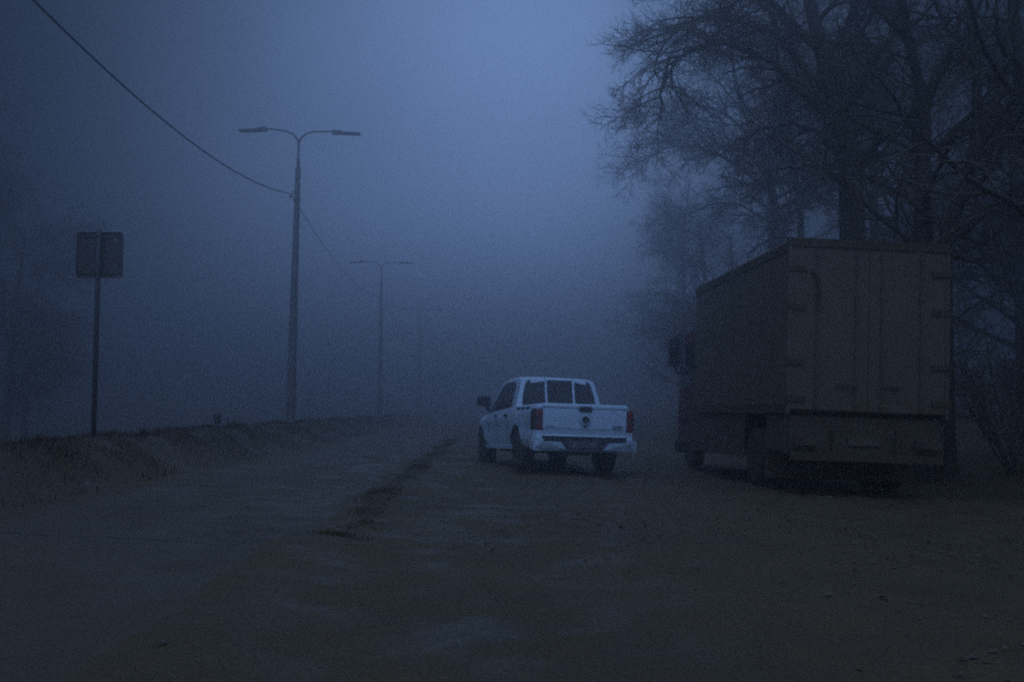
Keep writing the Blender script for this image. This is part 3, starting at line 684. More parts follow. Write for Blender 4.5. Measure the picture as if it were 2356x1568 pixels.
    def text(name, s, size, loc, m, parent, depth=0.002, sx_=1.0):
        cu = bpy.data.curves.new('t', 'FONT'); cu.body = s; cu.size = size; cu.extrude = depth; cu.align_x = 'CENTER'; cu.align_y = 'CENTER'; cu.space_character = 1.08
        t = bpy.data.objects.new('t', cu); C.objects.link(t); bpy.context.view_layer.update()
        me = bpy.data.meshes.new_from_object(t.evaluated_get(bpy.context.evaluated_depsgraph_get())); bpy.data.objects.remove(t); bpy.data.curves.remove(cu)
        me.transform(Matrix.Translation(loc) @ Matrix.Rotation(R(90), 4, 'X') @ Matrix.Diagonal((sx_, 1, 1, 1)))
        me.materials.clear(); me.name = name
        return link_mesh(name, me, m, parent)
    text('lettering', 'G W M', 0.045, (-0.64, -0.006, 0.835), M['black_plastic'], tg, 0.004)
    text('lettering', 'POER', 0.05, (0.62, -0.008, 0.855), M['black_plastic'], tg, 0.004, 1.5)
    text('lettering', '4x4  2.0', 0.042, (0.60, -0.002, 0.822), M['black_plastic'], tg, 0.006, 1.2)
    # tail lights wrap the corner
    for s in (-1, 1):
        pl = [(0.786, -0.012), (0.865, -0.008), (0.915, 0.015), (0.945, 0.06), (0.960, 0.12), (0.964, 0.19), (0.90, 0.21), (0.80, 0.16), (0.786, 0.05)]
        bm = bmesh.new()
        zs = [0.765, 0.78, 0.9, 1.05, 1.12, 1.155]; ins = [0.008, 0, 0, 0, 0.0, 0.02]
        rr_ = []
        for z, q in zip(zs, ins):
            lift = 0.03*max(0, (z-1.05)/0.1)
            rr_.append([bm.verts.new((s*(x-(q+lift*0.5 if x > 0.83 else 0)), y+(q if y < 0.05 else 0), z)) for x, y in pl])
        for a, b in zip(rr_, rr_[1:]):
            for k in range(len(a)): bm.faces.new((a[k], a[(k+1) % len(a)], b[(k+1) % len(b)], b[k]))
        bm.faces.new(rr_[0]); bm.faces.new(rr_[-1][::-1])
        tl = obj('tail_light', bm, M['dark_lens'], r)
        for z0, z1 in ((1.085, 1.115), (1.02, 1.035), (0.985, 0.995), (0.90, 0.912), (0.80, 0.822)):
            bm = bmesh.new(); a, b = sorted((s*0.80, s*0.86)); box(bm, (a, -0.022, z0), (b, -0.0125, z1)); obj('light_strip', bm, M['red_lens'], tl)
        for z0, z1 in ((1.02, 1.115), (0.80, 0.912)):
            bm = bmesh.new(); a, b = sorted((s*0.868, s*0.882)); box(bm, (a, -0.014, z0), (b, -0.004, z1)); obj('light_strip', bm, M['red_lens'], tl)
    # rear bumper with the plate recess
    bm = bmesh.new()
    o_ = [(-0.96, 0.44), (-0.93, 0.405), (0.93, 0.405), (0.96, 0.44), (0.962, 0.585), (0.93, 0.61), (0.80, 0.615), (0.785, 0.57), (0.475, 0.567), (0.365, 0.435), (-0.37, 0.435), (-0.475, 0.567), (-0.785, 0.57), (-0.80, 0.615), (-0.93, 0.61), (-0.962, 0.585)]
    prism(bm, o_, 'y', -0.13, 0.10)
    for v in bm.verts:
        if abs(v.co.x) > 0.9: v.co.y += 0.07
        if v.co.z < 0.45: v.co.y += 0.02
    bp_ = obj('rear_bumper', bm, M['white'], r, bevel=0.012, segs=3)
    bm = bmesh.new(); box(bm, (-0.78, 0.03, 0.42), (0.78, 0.25, 0.668)); box(bm, (-0.74, -0.10, 0.556), (-0.49, 0.10, 0.5725)); box(bm, (0.49, -0.10, 0.556), (0.74, 0.10, 0.5725))
    obj('bumper_recess', bm, M['black_plastic'], bp_)
    bm = bmesh.new(); box(bm, (-0.285, 0.012, 0.475), (0.235, 0.026, 0.590)); pt = obj('number_plate', bm, M['plate'], r, bevel=0.003)
    text('plate_text', 'B 499 PX', 0.098, (-0.075, 0.011, 0.530), M['ink'], pt, 0.001, 0.95)
    for s in (-1, 1):       # body-colour corners between lights and bumper
        bm = bmesh.new()
        bm2 = [(s*0.79, -0.0), (s*0.90, 0.01), (s*0.94, 0.07), (s*0.945, 0.14), (s*0.79, 0.14)]
        prism(bm, bm2 if s > 0 else bm2[::-1], 'z', 0.62, 0.762); obj('corner_panel', bm, M['white'], r, bevel=0.01)
    # cabin
    YB, YT, ZB, ZT = 1.64, 1.82, 1.13, 1.76
    def hwz(z): return 0.89 + (0.735-0.89)*(z-ZB)/(ZT-ZB)
    side = [(1.64, ZB), (1.82, 1.785), (1.98, 1.825), (2.35, 1.85), (2.75, 1.85), (3.1, 1.825), (3.35, 1.775), (3.72, 1.50), (4.14, ZB)]
    bm = bmesh.new()
    stations = np.linspace(0, 1, 40); rings = []
    lo = lambda y: ZB-0.06
    ysx = sorted(set(list(np.linspace(1.64, 4.14, 70)) + [1.82, 1.98]))
    def ztc(y): return float(np.interp(y, [p[0] for p in side], [p[1] for p in side]))
    for y in ysx:
        zt = max(ztc(y), ZB+0.002)
        zsd = max(ZB, min(zt-0.012, 1.745 if zt > 1.76 else zt-0.01)); hw_ = hwz(zsd)
        pr = [(hwz(ZB), ZB-0.06), (hwz(ZB), ZB), (hwz(ZB+(zsd-ZB)*0.5), ZB+(zsd-ZB)*0.5), (hw_, zsd), (hw_-0.012, zsd+(zt-zsd)*0.35), (hw_-0.04, zsd+(zt-zsd)*0.68), (hw_-0.10, zsd+(zt-zsd)*0.85), (hw_-0.3, zsd+(zt-zsd)*0.96), (0, zt)]
        fl = pr + [(-x, z) for x, z in pr[-2::-1]]
        rings.append([bm.verts.new((x, y, z)) for x, z in fl])
    for a, b in zip(rings, rings[1:]):
        for k in range(len(a)-1): bm.faces.new((a[k], a[k+1], b[k+1], b[k]))
        bm.faces.new((a[-1], a[0], b[0], b[-1]))
    bm.faces.new(rings[0][::-1]); bm.faces.new(rings[-1])
    cab = obj('cab', bm, M['white'], r); cab.data.polygons.foreach_set('use_smooth', [True]*len(cab.data.polygons)); cab.data.set_sharp_from_angle(angle=R(50))
    # the loft leans its rear: panes lie on the plane between (YB,ZB) and (YT,1.745)
    def yr(z): return YB + (YT-YB)*(z-ZB)/(1.785-ZB)
    def pane(name, pts, m, off=0.008, th=0.01, parent=cab):
        bm = bmesh.new()
        a = [bm.verts.new((x, yr(z)-off, z)) for x, z in pts]; b = [bm.verts.new((x, yr(z)-off+th, z)) for x, z in pts]
        n = len(pts); bm.faces.new(a); bm.faces.new(b[::-1])
        for k in range(n): bm.faces.new((a[k], b[k], b[(k+1) % n], a[(k+1) % n]))
        return obj(name, bm, m, parent)
    pane('rear_window', [(-0.755, 1.22), (0.755, 1.22), (0.725, 1.45), (0.675, 1.66), (0.63, 1.735), (0.56, 1.765), (-0.56, 1.765), (-0.63, 1.735), (-0.675, 1.66), (-0.725, 1.45)], M['glass'])
    for xd in (-0.262, 0.295):
        pane('window_divider', [(xd-0.02, 1.22), (xd+0.02, 1.22), (xd+0.02, 1.80), (xd-0.02, 1.80)], M['steel_light'] if 'steel_light' in M else M['white'], 0.035, 0.02)
    pane('window_reflection', [(-0.56, 1.695), (-0.29, 1.735), (-0.29, 1.772), (-0.575, 1.772)], M['white'], 0.018, 0.014)  # bright reflections at the tops of the outer panes, built as white wedges
    pane('window_reflection', [(0.325, 1.735), (0.56, 1.695), (0.575, 1.772), (0.325, 1.772)], M['white'], 0.018, 0.014)
    for s in (-1, 1):
        def sp(name, pts, off, th, m, par):
            bm = bmesh.new()
            a = [bm.verts.new((s*(hwz(z)+off), y, z)) for y, z in pts]; b = [bm.verts.new((s*(hwz(z)+off-th), y, z)) for y, z in pts]
            n = len(pts); bm.faces.new(a); bm.faces.new(b[::-1])
            for k in range(n): bm.faces.new((a[k], b[k], b[(k+1) % n], a[(k+1) % n]))
            return obj(name, bm, m, par)
        sp('side_window', [(2.02, 1.22), (2.12, 1.66), (2.30, 1.735), (2.88, 1.735), (2.88, 1.19)], 0.006, 0.01, M['glass'], cab)
        sp('side_window', [(2.94, 1.185), (2.94, 1.735), (3.1, 1.73), (3.28, 1.675), (3.62, 1.435), (3.95, 1.165)], 0.006, 0.01, M['glass'], cab)
        sp('window_pillar', [(2.885, 1.19), (2.885, 1.735), (2.935, 1.735), (2.935, 1.185)], 0.007, 0.01, M['black_plastic'], cab)
        # doors: handles and shut lines
        for hy in (2.16, 3.08):
            bm = bmesh.new(); a, b = sorted((s*0.925, s*0.985)); box(bm, (a, hy-0.09, 1.04), (b, hy+0.09, 1.075)); h_ = obj('door_handle', bm, M['black_plastic'], r, bevel=0.01)
            bm = bmesh.new(); lathe(bm, [(0.035, s*0.920), (0.035, s*0.943)], 'x', 16, (0, hy, 1.055)); obj('handle_cup', bm, M['black_plastic'], h_)
        for ly in (2.02, 2.91, 3.82):
            V, F = tubes([(np.array([(s*(0.9455 if z_ < 1.0 else 0.936-0.02*(z_-1.0)*5)-s*0.001, ly+0.0*z_, z_) for z_ in np.linspace(0.56, 1.08, 8)]), [0.004]*8)], 5)
            fast_mesh('shut_line', V, F, M['black_plastic'], body)
        bm = bmesh.new(); a, b = sorted((s*0.86, s*0.955)); box(bm, (a, 1.80, 0.405), (b, 3.98, 0.45)); obj('sill_step', bm, M['white'], r, bevel=0.012)
        # three hook-shaped dark badges along the top of the bed side
        for k, by in enumerate((0.42, 0.78, 1.14)):
            bm = bmesh.new(); pts = [(0, 0), (0.20, -0.0), (0.27, -0.05), (0.24, -0.065), (0.16, -0.03), (0.15, -0.075), (0.10, -0.075), (0.09, -0.03), (0.02, -0.03)]
            a = [bm.verts.new((s*0.928, by+p[0], 1.185+p[1])) for p in pts]; b = [bm.verts.new((s*0.895, by+p[0], 1.185+p[1])) for p in pts]
            n = len(pts); bm.faces.new(a); bm.faces.new(b[::-1])
            for q in range(n): bm.faces.new((a[q], b[q], b[(q+1) % n], a[(q+1) % n]))
            obj('side_badge', bm, M['black_plastic'], body)
        # mirror
        V, F = tubes([(spline([(s*0.90, 3.78, 1.17), (s*0.95, 3.78, 1.20), (s*1.0, 3.78, 1.28)], 8), np.linspace(0.05, 0.035, 8))], 10)
        fast_mesh('mirror_stem', V, F, M['black_plastic'], r)
        bm = bmesh.new(); a, b = sorted((s*0.93, s*1.20))
        pts = rrect(a, 1.25, b, 1.485, 0.06, 6)
        prism(bm, pts, 'y', 3.70, 3.86)
        for v in bm.verts:
            if abs(v.co.x) > 1.1 and v.co.z < 1.33: v.co.z += 0.04
        mh = obj('mirror', bm, M['black_plastic'], r, bevel=0.03, segs=3)
        bm = bmesh.new(); prism(bm, rrect(a+0.035, 1.295, b-0.035, 1.45, 0.03), 'y', 3.694, 3.6985); obj('mirror_glass', bm, M['glass'], mh)
        # headlights
        bm = bmesh.new(); a, b = sorted((s*0.60, s*0.88)); box(bm, (a, 5.08, 0.80), (b, 5.30, 0.93)); obj('headlight', bm, M['clear_lens'], r, bevel=0.03)
        for wy in WY:
            w_ = empty('wheel', (s*0.80, wy, 0.402)); w_.parent = r
            bm = bmesh.new(); h = 0.132; rad = 0.402
            lathe(bm, [(0.23, -h*0.9), (0.30, -h*1.02), (0.37, -h*0.96), (0.398, -h*0.72), (rad, -h*0.4), (rad, h*0.4), (0.398, h*0.72), (0.37, h*0.96), (0.30, h*1.02), (0.23, h*0.9)], 'x', 40)
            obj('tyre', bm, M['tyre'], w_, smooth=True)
            bm = bmesh.new(); lathe(bm, [(0.228, -s*h*0.85), (0.20, -s*h*0.3), (0.19, s*h*0.45), (0.228, s*h*0.85)], 'x', 30)
            for k in range(6):
                a = 2*math.pi*k/6
                vv = box(bm, (s*h*0.45 if s > 0 else s*h*0.7, -0.03, 0.03), (s*h*0.7 if s > 0 else s*h*0.45, 0.03, 0.225))
                bmesh.ops.rotate(bm, verts=vv, cent=(0, 0, 0), matrix=Matrix.Rotation(a, 3, 'X'))
            obj('rim', bm, M['rim'], w_)
    # windscreen
    bm = bmesh.new()
    def ws(x, y): return (x, y+0.012, ztc(y)+0.016)
    a = [bm.verts.new(ws(*p)) for p in ((-0.80, 4.06), (0.80, 4.06), (0.74, 3.72), (0.62, 3.40), (-0.62, 3.40), (-0.74, 3.72))]; bm.faces.new(a)
    bmesh.ops.triangulate(bm, faces=bm.faces[:]); bmesh.ops.solidify(bm, geom=bm.faces[:], thickness=0.012); obj('windscreen', bm, M['glass'], cab)
    # grille and front bumper
    bm = bmesh.new(); prism(bm, rrect(-0.55, 0.66, 0.55, 0.90, 0.05), 'y', 5.30, 5.395); obj('grille', bm, M['black_plastic'], r, bevel=0.01)
    bm = bmesh.new(); prism(bm, [(-0.86, 5.02), (-0.56, 5.40), (0.56, 5.40), (0.86, 5.02), (0.76, 4.97), (-0.76, 4.97)], 'z', 0.42, 0.64); obj('front_bumper', bm, M['white'], r, bevel=0.03)
    # underbody: frame rails, axle, tank, exhaust, spare wheel
    bm = bmesh.new()
    for s in (-1, 1): a, b = sorted((s*0.42, s*0.52)); box(bm, (a, 0.15, 0.42), (b, 5.0, 0.58))
    for y in (0.4, 2.2, 3.4): box(bm, (-0.419, y, 0.44), (0.419, y+0.1, 0.54))
    box(bm, (-0.62, 1.85, 0.34), (0.62, 4.0, 0.395)); box(bm, (-0.60, 0.2, 0.585), (0.60, 4.9, 0.64))
    obj('chassis', bm, M['underbody'], r)
    V, F = tubes([(np.array([(-0.68, 1.28, 0.40), (0.68, 1.28, 0.40)]), [0.05, 0.05]), (spline([(0.3, 3.0, 0.36), (0.5, 1.9, 0.38), (0.58, 0.9, 0.40), (0.60, 0.05, 0.38)], 20), [0.03]*20)], 12)
    fast_mesh('axle', V, F, M['underbody'], r)
    bm = bmesh.new(); lathe(bm, [(0.1, -0.1), (0.33, -0.11), (0.37, -0.05), (0.37, 0.05), (0.33, 0.11), (0.1, 0.1)], 'z', 32, (0, 0.78, 0.44)); obj('spare_wheel', bm, M['tyre'], r, smooth=True)
    return r
make_pickup()

# ------------------------------------------------------------------ bare trees
def pix(px, py, d):
    """a point at distance d ahead, from where the photograph shows it (2356 px wide)"""
    x = (px-1178)/2356; y = -(py-784)/2356
    cp, sp = math.cos(PITCH), math.sin(PITCH)
    k = d/(cp - y*sp)
    return np.array([x*k, d, EYE + k*(sp + y*cp)])
def grow(rnd, base, dirv, length, radius, level, maxlev, out, spec):
    """one shoot and everything that sprouts from it"""
    nseg = (9, 8, 6, 5, 4, 3)[min(level, 5)]
    p = np.array(base, float); d = np.array(dirv, float); d /= np.linalg.norm(d)
    pts = [p.copy()]; dirs = [d.copy()]
    step = length/nseg
    droop = spec['droop'][min(level, 5)]; wander = spec['wander'][min(level, 5)]
    for k in range(nseg):
        d = d + np.array([rnd.gauss(0, wander), rnd.gauss(0, wander), rnd.gauss(0, wander) + droop*(0.4+k/nseg)])
        d /= np.linalg.norm(d); p = p + d*step; pts.append(p.copy()); dirs.append(d.copy())
    rad = np.linspace(radius, max(radius*spec['taper'], spec['tip']), nseg+1)
    out.append((level, np.array(pts), rad))
    sprout(rnd, pts, dirs, rad, length, level, maxlev, out, spec)
def sprout(rnd, pts, dirs, rad, length, level, maxlev, out, spec, t0=None):
    if level >= maxlev: return
    nchild = max(1, int(round(spec['dens'][min(level, 5)]*length*rnd.uniform(0.75, 1.25))))
    n = len(pts)-1
    lo = (0.3, 0.18, 0.12, 0.1, 0.1)[min(level, 4)] if t0 is None else t0
    for q in range(nchild):
        t = lo + (1-lo)*(q+rnd.random())/nchild
        f = t*n; i = min(int(f), n-1)
        b = pts[i] + (pts[i+1]-pts[i])*(f-i); dd = dirs[min(i+1, n)]
        ax = np.array([rnd.gauss(0, 1), rnd.gauss(0, 1), rnd.gauss(0, 1)]); ax -= dd*ax.dot(dd); ax /= np.linalg.norm(ax)+1e-9
        ang = R(rnd.uniform(*spec['angle']))
        nd = dd*math.cos(ang) + ax*math.sin(ang)
        if nd[2] < -0.2 and level < 2: nd[2] *= 0.3
        ln = length*rnd.uniform(*spec['ratio'])*(1.15-0.8*t)
        ln = min(max(ln, spec['minlen']), spec['maxl'][min(level, 5)])
        rr = min(rad[i]*rnd.uniform(0.45, 0.7), 0.012 + ln*0.018)
        grow(rnd, b, nd, ln, max(rr, spec['tip']), level+1, maxlev, out, spec)
SPEC = dict(droop=[0.02, -0.02, -0.05, -0.06, 0, 0], wander=[0.05, 0.10, 0.13, 0.16, 0.2, 0.2], taper=0.35, tip=0.0045,
            dens=[1.3, 3.4, 5.5, 6.0, 0, 0], angle=(28, 65), ratio=(0.35, 0.62), minlen=0.16, maxl=[6, 2.6, 1.1, 0.42, 0.2, 0.2])
def build_tree(name, out, label, group, loc=(0, 0, 0), twigs=(3.2, 0.10, 0.30, 0.0042), seed=1):
    o = empty(name, loc, (0, 0, 0), label, 'tree', group)
    inv = np.array(loc, float)
    V, F = tubes([(p-inv, r) for l, p, r in out if l == 0], 14); fast_mesh('trunk', V, F, M['bark'], o)
    big = [(p-inv, r) for l, p, r in out if l == 1]
    if big:
        V, F = tubes(big, 8); fast_mesh('limbs', V, F, M['bark'], o)
    Vs, Fs, base = [], [], 0
    for grp, s in (([(p-inv, r) for l, p, r in out if l == 2], 4), ([(p-inv, r) for l, p, r in out if l >= 3], 3)):
        if grp:
            V, F = tubes(grp, s); Vs.append(V); Fs.append(F+base); base += len(V)
    P_, r_ = hooked_twigs([p-inv for l, p, r in out if l >= 2], twigs[0], twigs[1], twigs[2], twigs[3], seed)
    V, F = tube_block(P_, r_, 3); Vs.append(V); Fs.append(F+base)
    fast_mesh('crown', np.concatenate(Vs), np.concatenate(Fs), M['twig'], o)
    return o
def dirs_of(pts):
    t = np.gradient(np.asarray(pts), axis=0); t /= np.linalg.norm(t, axis=1)[:, None]; return list(t)
def shaped_tree(seed, trunk, r0, r1, limbs, label, maxlev=4, spec=SPEC, extra=8, name='bare_tree', group='bare trees behind the box lorry', free_from=0.35, free_len=(2.5, 5), twigs=(3.2, 0.10, 0.30, 0.0042)):
    rnd = random.Random(seed); out = []
    tp = spline(trunk, 18); tr = np.linspace(r0, r1, 18); tr[0] *= 1.35
    out.append((0, tp, tr))
    for ctrl, a, b in limbs:
        lp = spline(ctrl, 14); lr = np.linspace(a, b, 14)
        # small kinks so a limb never reads as one smooth arc
        jit = np.array([[rnd.gauss(0, 0.05) for _ in range(3)] for _ in range(14)]); jit[0] = 0; lp = lp+jit
        out.append((1, lp, lr))
        ln = float(np.linalg.norm(np.diff(lp, axis=0), axis=1).sum())
        sprout(rnd, list(lp), dirs_of(lp), lr, ln, 1, maxlev, out, spec, 0.12)
    td = dirs_of(tp)
    for k in range(extra):
        t = free_from+(1-free_from)*(k+rnd.random())/extra; i = min(int(t*17), 16)
        a = rnd.uniform(0, 6.28); up = rnd.uniform(0.35, 1.0)
        grow(rnd, tp[i], [math.cos(a), math.sin(a), up], rnd.uniform(*free_len), tr[i]*rnd.uniform(0.3, 0.5), 1, maxlev, out, spec)
    base = tp[0].copy()
    return build_tree(name, out, label, group, tuple(base), twigs, seed)
def gz(x, y): return float(hz(x, y))-0.25
def P(*a): return [pix(*q) for q in a]

ARCH = dict(SPEC); ARCH.update(maxl=[6, 1.5, 0.8, 0.4, 0.2, 0.2], dens=[1.3, 3.6, 5.5, 5.5, 0, 0])
# the big arching tree just beyond the lorry
b = pix(1975, 545, 26); 
shaped_tree(11, [(8.75, 26.2, gz(8.75, 26.2)), (8.75, 26.1, 3)] + P((1960, 480, 26), (1950, 330, 26), (1925, 250, 26), (1890, 120, 26.2), (1850, -60, 26.5), (1830, -220, 27)), 0.40, 0.10, [
    (P((1925, 300, 26), (1850, 210, 25.2), (1750, 125, 24.2), (1650, 100, 23.2), (1565, 135, 22.6), (1520, 215, 22.3), (1508, 290, 22.1)), 0.12, 0.012),
    (P((1910, 220, 26), (1820, 110, 25), (1740, 55, 24.5), (1640, 38, 24), (1560, 60, 23.6), (1515, 120, 23.4), (1500, 180, 23.3)), 0.11, 0.012),
    (P((1935, 360, 26), (1870, 300, 26.5), (1790, 290, 27), (1700, 320, 27.3), (1640, 370, 27.6)), 0.08, 0.010),
    (P((1890, 120, 26.2), (1780, 20, 25), (1680, -40, 24), (1600, -40, 23.4), (1560, 0, 23)), 0.10, 0.012),
    (P((1945, 400, 26), (1850, 380, 25.4), (1760, 400, 25), (1690, 440, 24.8)), 0.06, 0.008),
    (P((1950, 330, 26), (2020, 210, 26.5), (2060, 80, 27), (2090, -60, 27.5)), 0.13, 0.03),
    (P((1900, 150, 26.1), (1960, 20, 26.5), (1990, -110, 27)), 0.10, 0.03),
    (P((1955, 420, 26), (2040, 330, 25.5), (2110, 250, 25)), 0.07, 0.015),
    ], 'large arching bare tree behind the lorry, long drooping boughs reaching left over the road', spec=ARCH, extra=11, free_len=(2.2, 3.8))
NEAR = dict(SPEC); NEAR.update(dens=[1.2, 2.6, 3.6, 3.4, 0, 0])
# fork-trunked tree
shaped_tree(12, [(8.0, 20.4, gz(8.0, 20.4)), (8.05, 20.3, 2.5)] + P((2125, 520, 20), (2122, 380, 20), (2125, 250, 20), (2085, 60, 20.3), (2060, -160, 20.6)), 0.24, 0.06, [
    (P((2125, 260, 20), (2165, 160, 20), (2200, 70, 20.1), (2260, -60, 20.3)), 0.13, 0.03),
    (P((2120, 380, 20), (2080, 270, 19.6), (2010, 180, 19.3), (1950, 90, 19.1)), 0.06, 0.01),
    (P((2130, 360, 20), (2210, 290, 19.8), (2280, 210, 19.6), (2330, 110, 19.5)), 0.08, 0.02),
    (P((2128, 440, 20), (2180, 400, 20.6), (2260, 350, 21), (2330, 320, 21.4)), 0.05, 0.01),
    (P((2100, 120, 20.2), (2020, 10, 20.4), (1960, -60, 20.6)), 0.06, 0.01),
    ], 'bare tree with a forked trunk, just right of the large arching tree', spec=NEAR, twigs=(2.0, 0.10, 0.28, 0.0038), extra=9)
# many-limbed tree behind the lorry's right corner
shaped_tree(13, [(8.25, 19.6, gz(8.25, 19.6)), (8.25, 19.5, 2.2)] + P((2172, 580, 19.5), (2200, 480, 19.5), (2235, 380, 19.6), (2250, 240, 19.8), (2235, 80, 20), (2225, -100, 20.3)), 0.19, 0.06, [
    (P((2180, 560, 19.5), (2260, 500, 19.2), (2340, 420, 19.0), (2420, 350, 19)), 0.10, 0.03),
    (P((2215, 440, 19.5), (2280, 340, 19.2), (2300, 220, 19.1), (2290, 110, 19)), 0.09, 0.02),
    (P((2190, 520, 19.5), (2250, 560, 19.2), (2320, 520, 19.0), (2400, 440, 18.9)), 0.06, 0.02),
    (P((2245, 300, 19.7), (2330, 200, 19.9), (2400, 90, 20)), 0.07, 0.02),
    (P((2240, 160, 19.9), (2180, 60, 19.6), (2130, -40, 19.4)), 0.06, 0.02),
    (P((2180, 580, 19.5), (2290, 600, 19.4), (2380, 560, 19.3)), 0.045, 0.01),
    ], 'many-limbed bare tree behind the right corner of the lorry, boughs slanting up rightwards', spec=NEAR, twigs=(2.0, 0.10, 0.28, 0.0038), extra=9, free_from=0.25)
shaped_tree(14, [(9.6, 17.6, gz(9.6, 17.6))] + P((2450, 700, 17.5), (2430, 500, 17.5), (2380, 300, 17.6), (2340, 80, 17.8), (2320, -100, 18)), 0.22, 0.07, [
    (P((2440, 620, 17.5), (2380, 540, 17.2), (2330, 430, 17), (2290, 330, 17)), 0.07, 0.012),
    (P((2400, 380, 17.5), (2330, 300, 17.2), (2270, 180, 17)), 0.07, 0.012),
    (P((2360, 180, 17.7), (2300, 60, 17.4), (2250, -60, 17.2)), 0.07, 0.012),
    ], 'bare tree cut off by the right edge, only its left boughs showing', spec=NEAR, twigs=(2.0, 0.10, 0.28, 0.0038), extra=9)
# trees behind, softer in the fog
far_spec = dict(SPEC); far_spec.update(tip=0.006, dens=[1.2, 3.3, 5.5, 0, 0, 0])
shaped_tree(21, [(13.1, 52.0, gz(13.1, 52))] + P((1780, 560, 52.0), (1775, 440, 52.0), (1745, 330, 52.4), (1700, 220, 52.8), (1680, 100, 53.3)), 0.34, 0.08, [
    (P((1775, 450, 52.0), (1680, 370, 50.7), (1590, 340, 49.3), (1510, 350, 48.5), (1450, 395, 48.0)), 0.10, 0.012),
    (P((1745, 330, 52.3), (1660, 260, 51.5), (1590, 240, 50.7), (1530, 270, 50.1)), 0.09, 0.012),
    (P((1778, 520, 52.0), (1700, 470, 52.5), (1610, 480, 53.1), (1530, 520, 53.3)), 0.08, 0.012),
    (P((1740, 320, 52.3), (1790, 220, 52.8), (1810, 120, 53.3)), 0.09, 0.02),
    ], 'misty bare tree above the lorry cab, low boughs spreading left into the fog', maxlev=3, twigs=(5, 0.12, 0.4, 0.0055), spec=far_spec, group='bare trees fading into the fog', extra=20, free_from=0.15, free_len=(4, 7))
shaped_tree(22, [(15.6, 55.0, gz(15.6, 55))] + P((1842, 520, 55.0), (1828, 400, 55.0), (1800, 280, 55.0), (1790, 130, 55.5)), 0.24, 0.06, [
    (P((1828, 400, 55.0), (1760, 310, 54.5), (1700, 240, 54.2)), 0.08, 0.012),
    (P((1838, 480, 55.0), (1890, 380, 55.0), (1905, 290, 55.0)), 0.09, 0.02),
    ], 'slim misty bare tree standing between the arching tree and the lorry roof corner', maxlev=3, twigs=(5, 0.12, 0.4, 0.006), spec=far_spec, group='bare trees fading into the fog', extra=12, free_len=(3, 5.5))
shaped_tree(23, [(13.0, 66.0, gz(13.0, 66)), (13.0, 66, 4), (12.8, 66, 7.5), (12.4, 66, 11), (12.2, 66, 13.5)], 0.26, 0.06, [
    ([(12.8, 66, 6.0), (10.8, 65, 8.2), (9.2, 64, 8.6), (8.0, 63.5, 7.6)], 0.09, 0.012),
    ([(12.9, 66, 4.4), (11.2, 66, 5.6), (9.8, 66, 6.0), (8.6, 66, 5.4)], 0.07, 0.012),
    ], 'faint bare tree with low boughs in the fog right of the pickup', maxlev=3, twigs=(5, 0.12, 0.4, 0.0055), spec=far_spec, group='bare trees fading into the fog', extra=22, free_from=0.12, free_len=(3, 5.5))
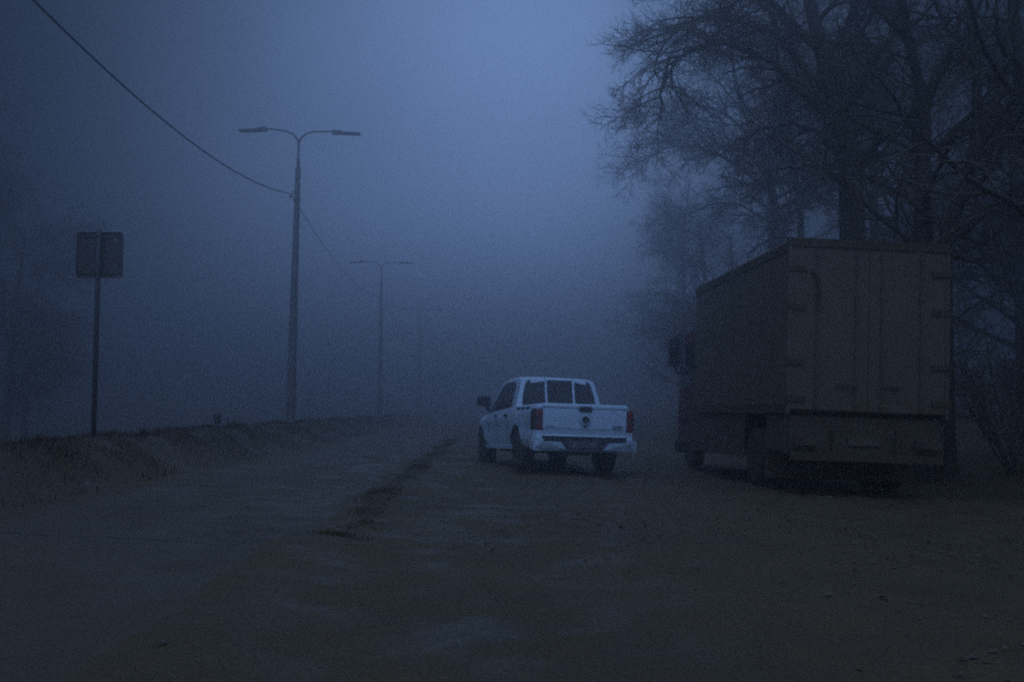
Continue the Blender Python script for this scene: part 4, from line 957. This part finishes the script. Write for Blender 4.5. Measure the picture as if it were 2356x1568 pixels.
# more of the same row, copies turned and scaled
protos = [o for o in C.objects if o.type == 'EMPTY' and o.get('group') == 'bare trees fading into the fog']
rowlab = ['ghostly bare tree along the roadside row, just left of the lorry cab',
          'ghostly bare tree at the far end of the roadside row, over the pickup cab roof',
          'pale bare tree filling the gap between the misty trees and the arching tree',
          'pale bare tree deep in the wood, between the arching and the forked trunks',
          'dim bare tree crowding the upper right corner behind the leaning trunk',
          'very faint bare tree behind the roadside row, hidden deep in the fog',
          'dim tree shape in the fog just left of the square sign, darkest there',
          'dim tree shape in the fog cut by the left edge, above the square sign',
          'dimmer tree shape in the fog, farther back at the left edge']
for k, (x, y, rz, s, pi) in enumerate(((15.5, 72, 0.7, 1.0, 2), (14.5, 86, 2.2, 1.0, 1), (16.5, 46, 1.6, 1.0, 1), (15.0, 36, 3.3, 0.95, 2), (19.0, 38, 0.4, 1.15, 2), (13.0, 78, 4.0, 1.0, 2), (-30.5, 62, 5.3, 1.05, 2), (-35.5, 66, 1.1, 1.1, 1), (-36.0, 76, 2.0, 1.15, 2))):
    o = copy_tree(protos[pi]); o.location = (x, y, gz(x, y)); o.rotation_euler = (0, 0, rz*2); o.scale = (s, s, s)
    tag(o, rowlab[k], 'tree', 'bare trees fading into the fog')

# undergrowth at the wood's edge
brush = dict(SPEC); brush.update(dens=[3, 5, 6, 6, 0, 0], droop=[-0.03, -0.05, -0.05, -0.05, 0, 0], minlen=0.12, maxl=[1.2, 0.6, 0.3, 0.2, 0.2, 0.2], tip=0.0035)
def bush(x, y, seed, h, label):
    rnd = random.Random(seed); out = []
    for k in range(22):
        a = rnd.uniform(0, 6.28)
        grow(rnd, (math.cos(a)*0.3*rnd.random(), math.sin(a)*0.3*rnd.random(), -0.1), [math.cos(a)*0.5, math.sin(a)*0.5, rnd.uniform(0.7, 1.4)], h*rnd.uniform(0.7, 1.1), 0.016, 0, 3, out, brush)
    o = empty('bare_bush', (x, y, gz(x, y)+0.2), (0, 0, 0), label, 'bush', 'bare bushes at the edge of the wood')
    V, F = tubes([(p, r) for l, p, r in out if l < 1], 5); fast_mesh('stems', V, F, M['bark'], o)
    V, F = tubes([(p, r) for l, p, r in out if l >= 1], 3); fast_mesh('twigs', V, F, M['twig'], o)
for k, (x, y, h, lab) in enumerate(((8.2, 15.4, 2.3, 'leafless bush beside the right rear corner of the lorry'), (9.2, 18.5, 3.0, 'leafless bush at the right edge, taller than the ones beside it'), (10.4, 21.5, 3.0, 'leafless bush farther back at the right edge'),
                                    (8.6, 12.6, 1.8, 'low leafless bush at the right edge nearest the camera'))):
    bush(x, y, 50+k, h, lab)

# ------------------------------------------------------------------ haze
bm = bmesh.new(); box(bm, (-300, -60, -3.6), (300, 345, HAZE_TOP))
hm = bpy.data.materials.new('haze'); hm.use_nodes = True
nt = hm.node_tree; nt.nodes.clear()
o_ = nt.nodes.new('ShaderNodeOutputMaterial'); pv = nt.nodes.new('ShaderNodeVolumePrincipled')
pv.inputs['Density'].default_value = HAZE_DENSITY; pv.inputs['Anisotropy'].default_value = HAZE_G; pv.inputs['Color'].default_value = HAZE_COLOR
nt.links.new(pv.outputs[0], o_.inputs['Volume'])
tag(obj('haze', bm, hm), kind='stuff')
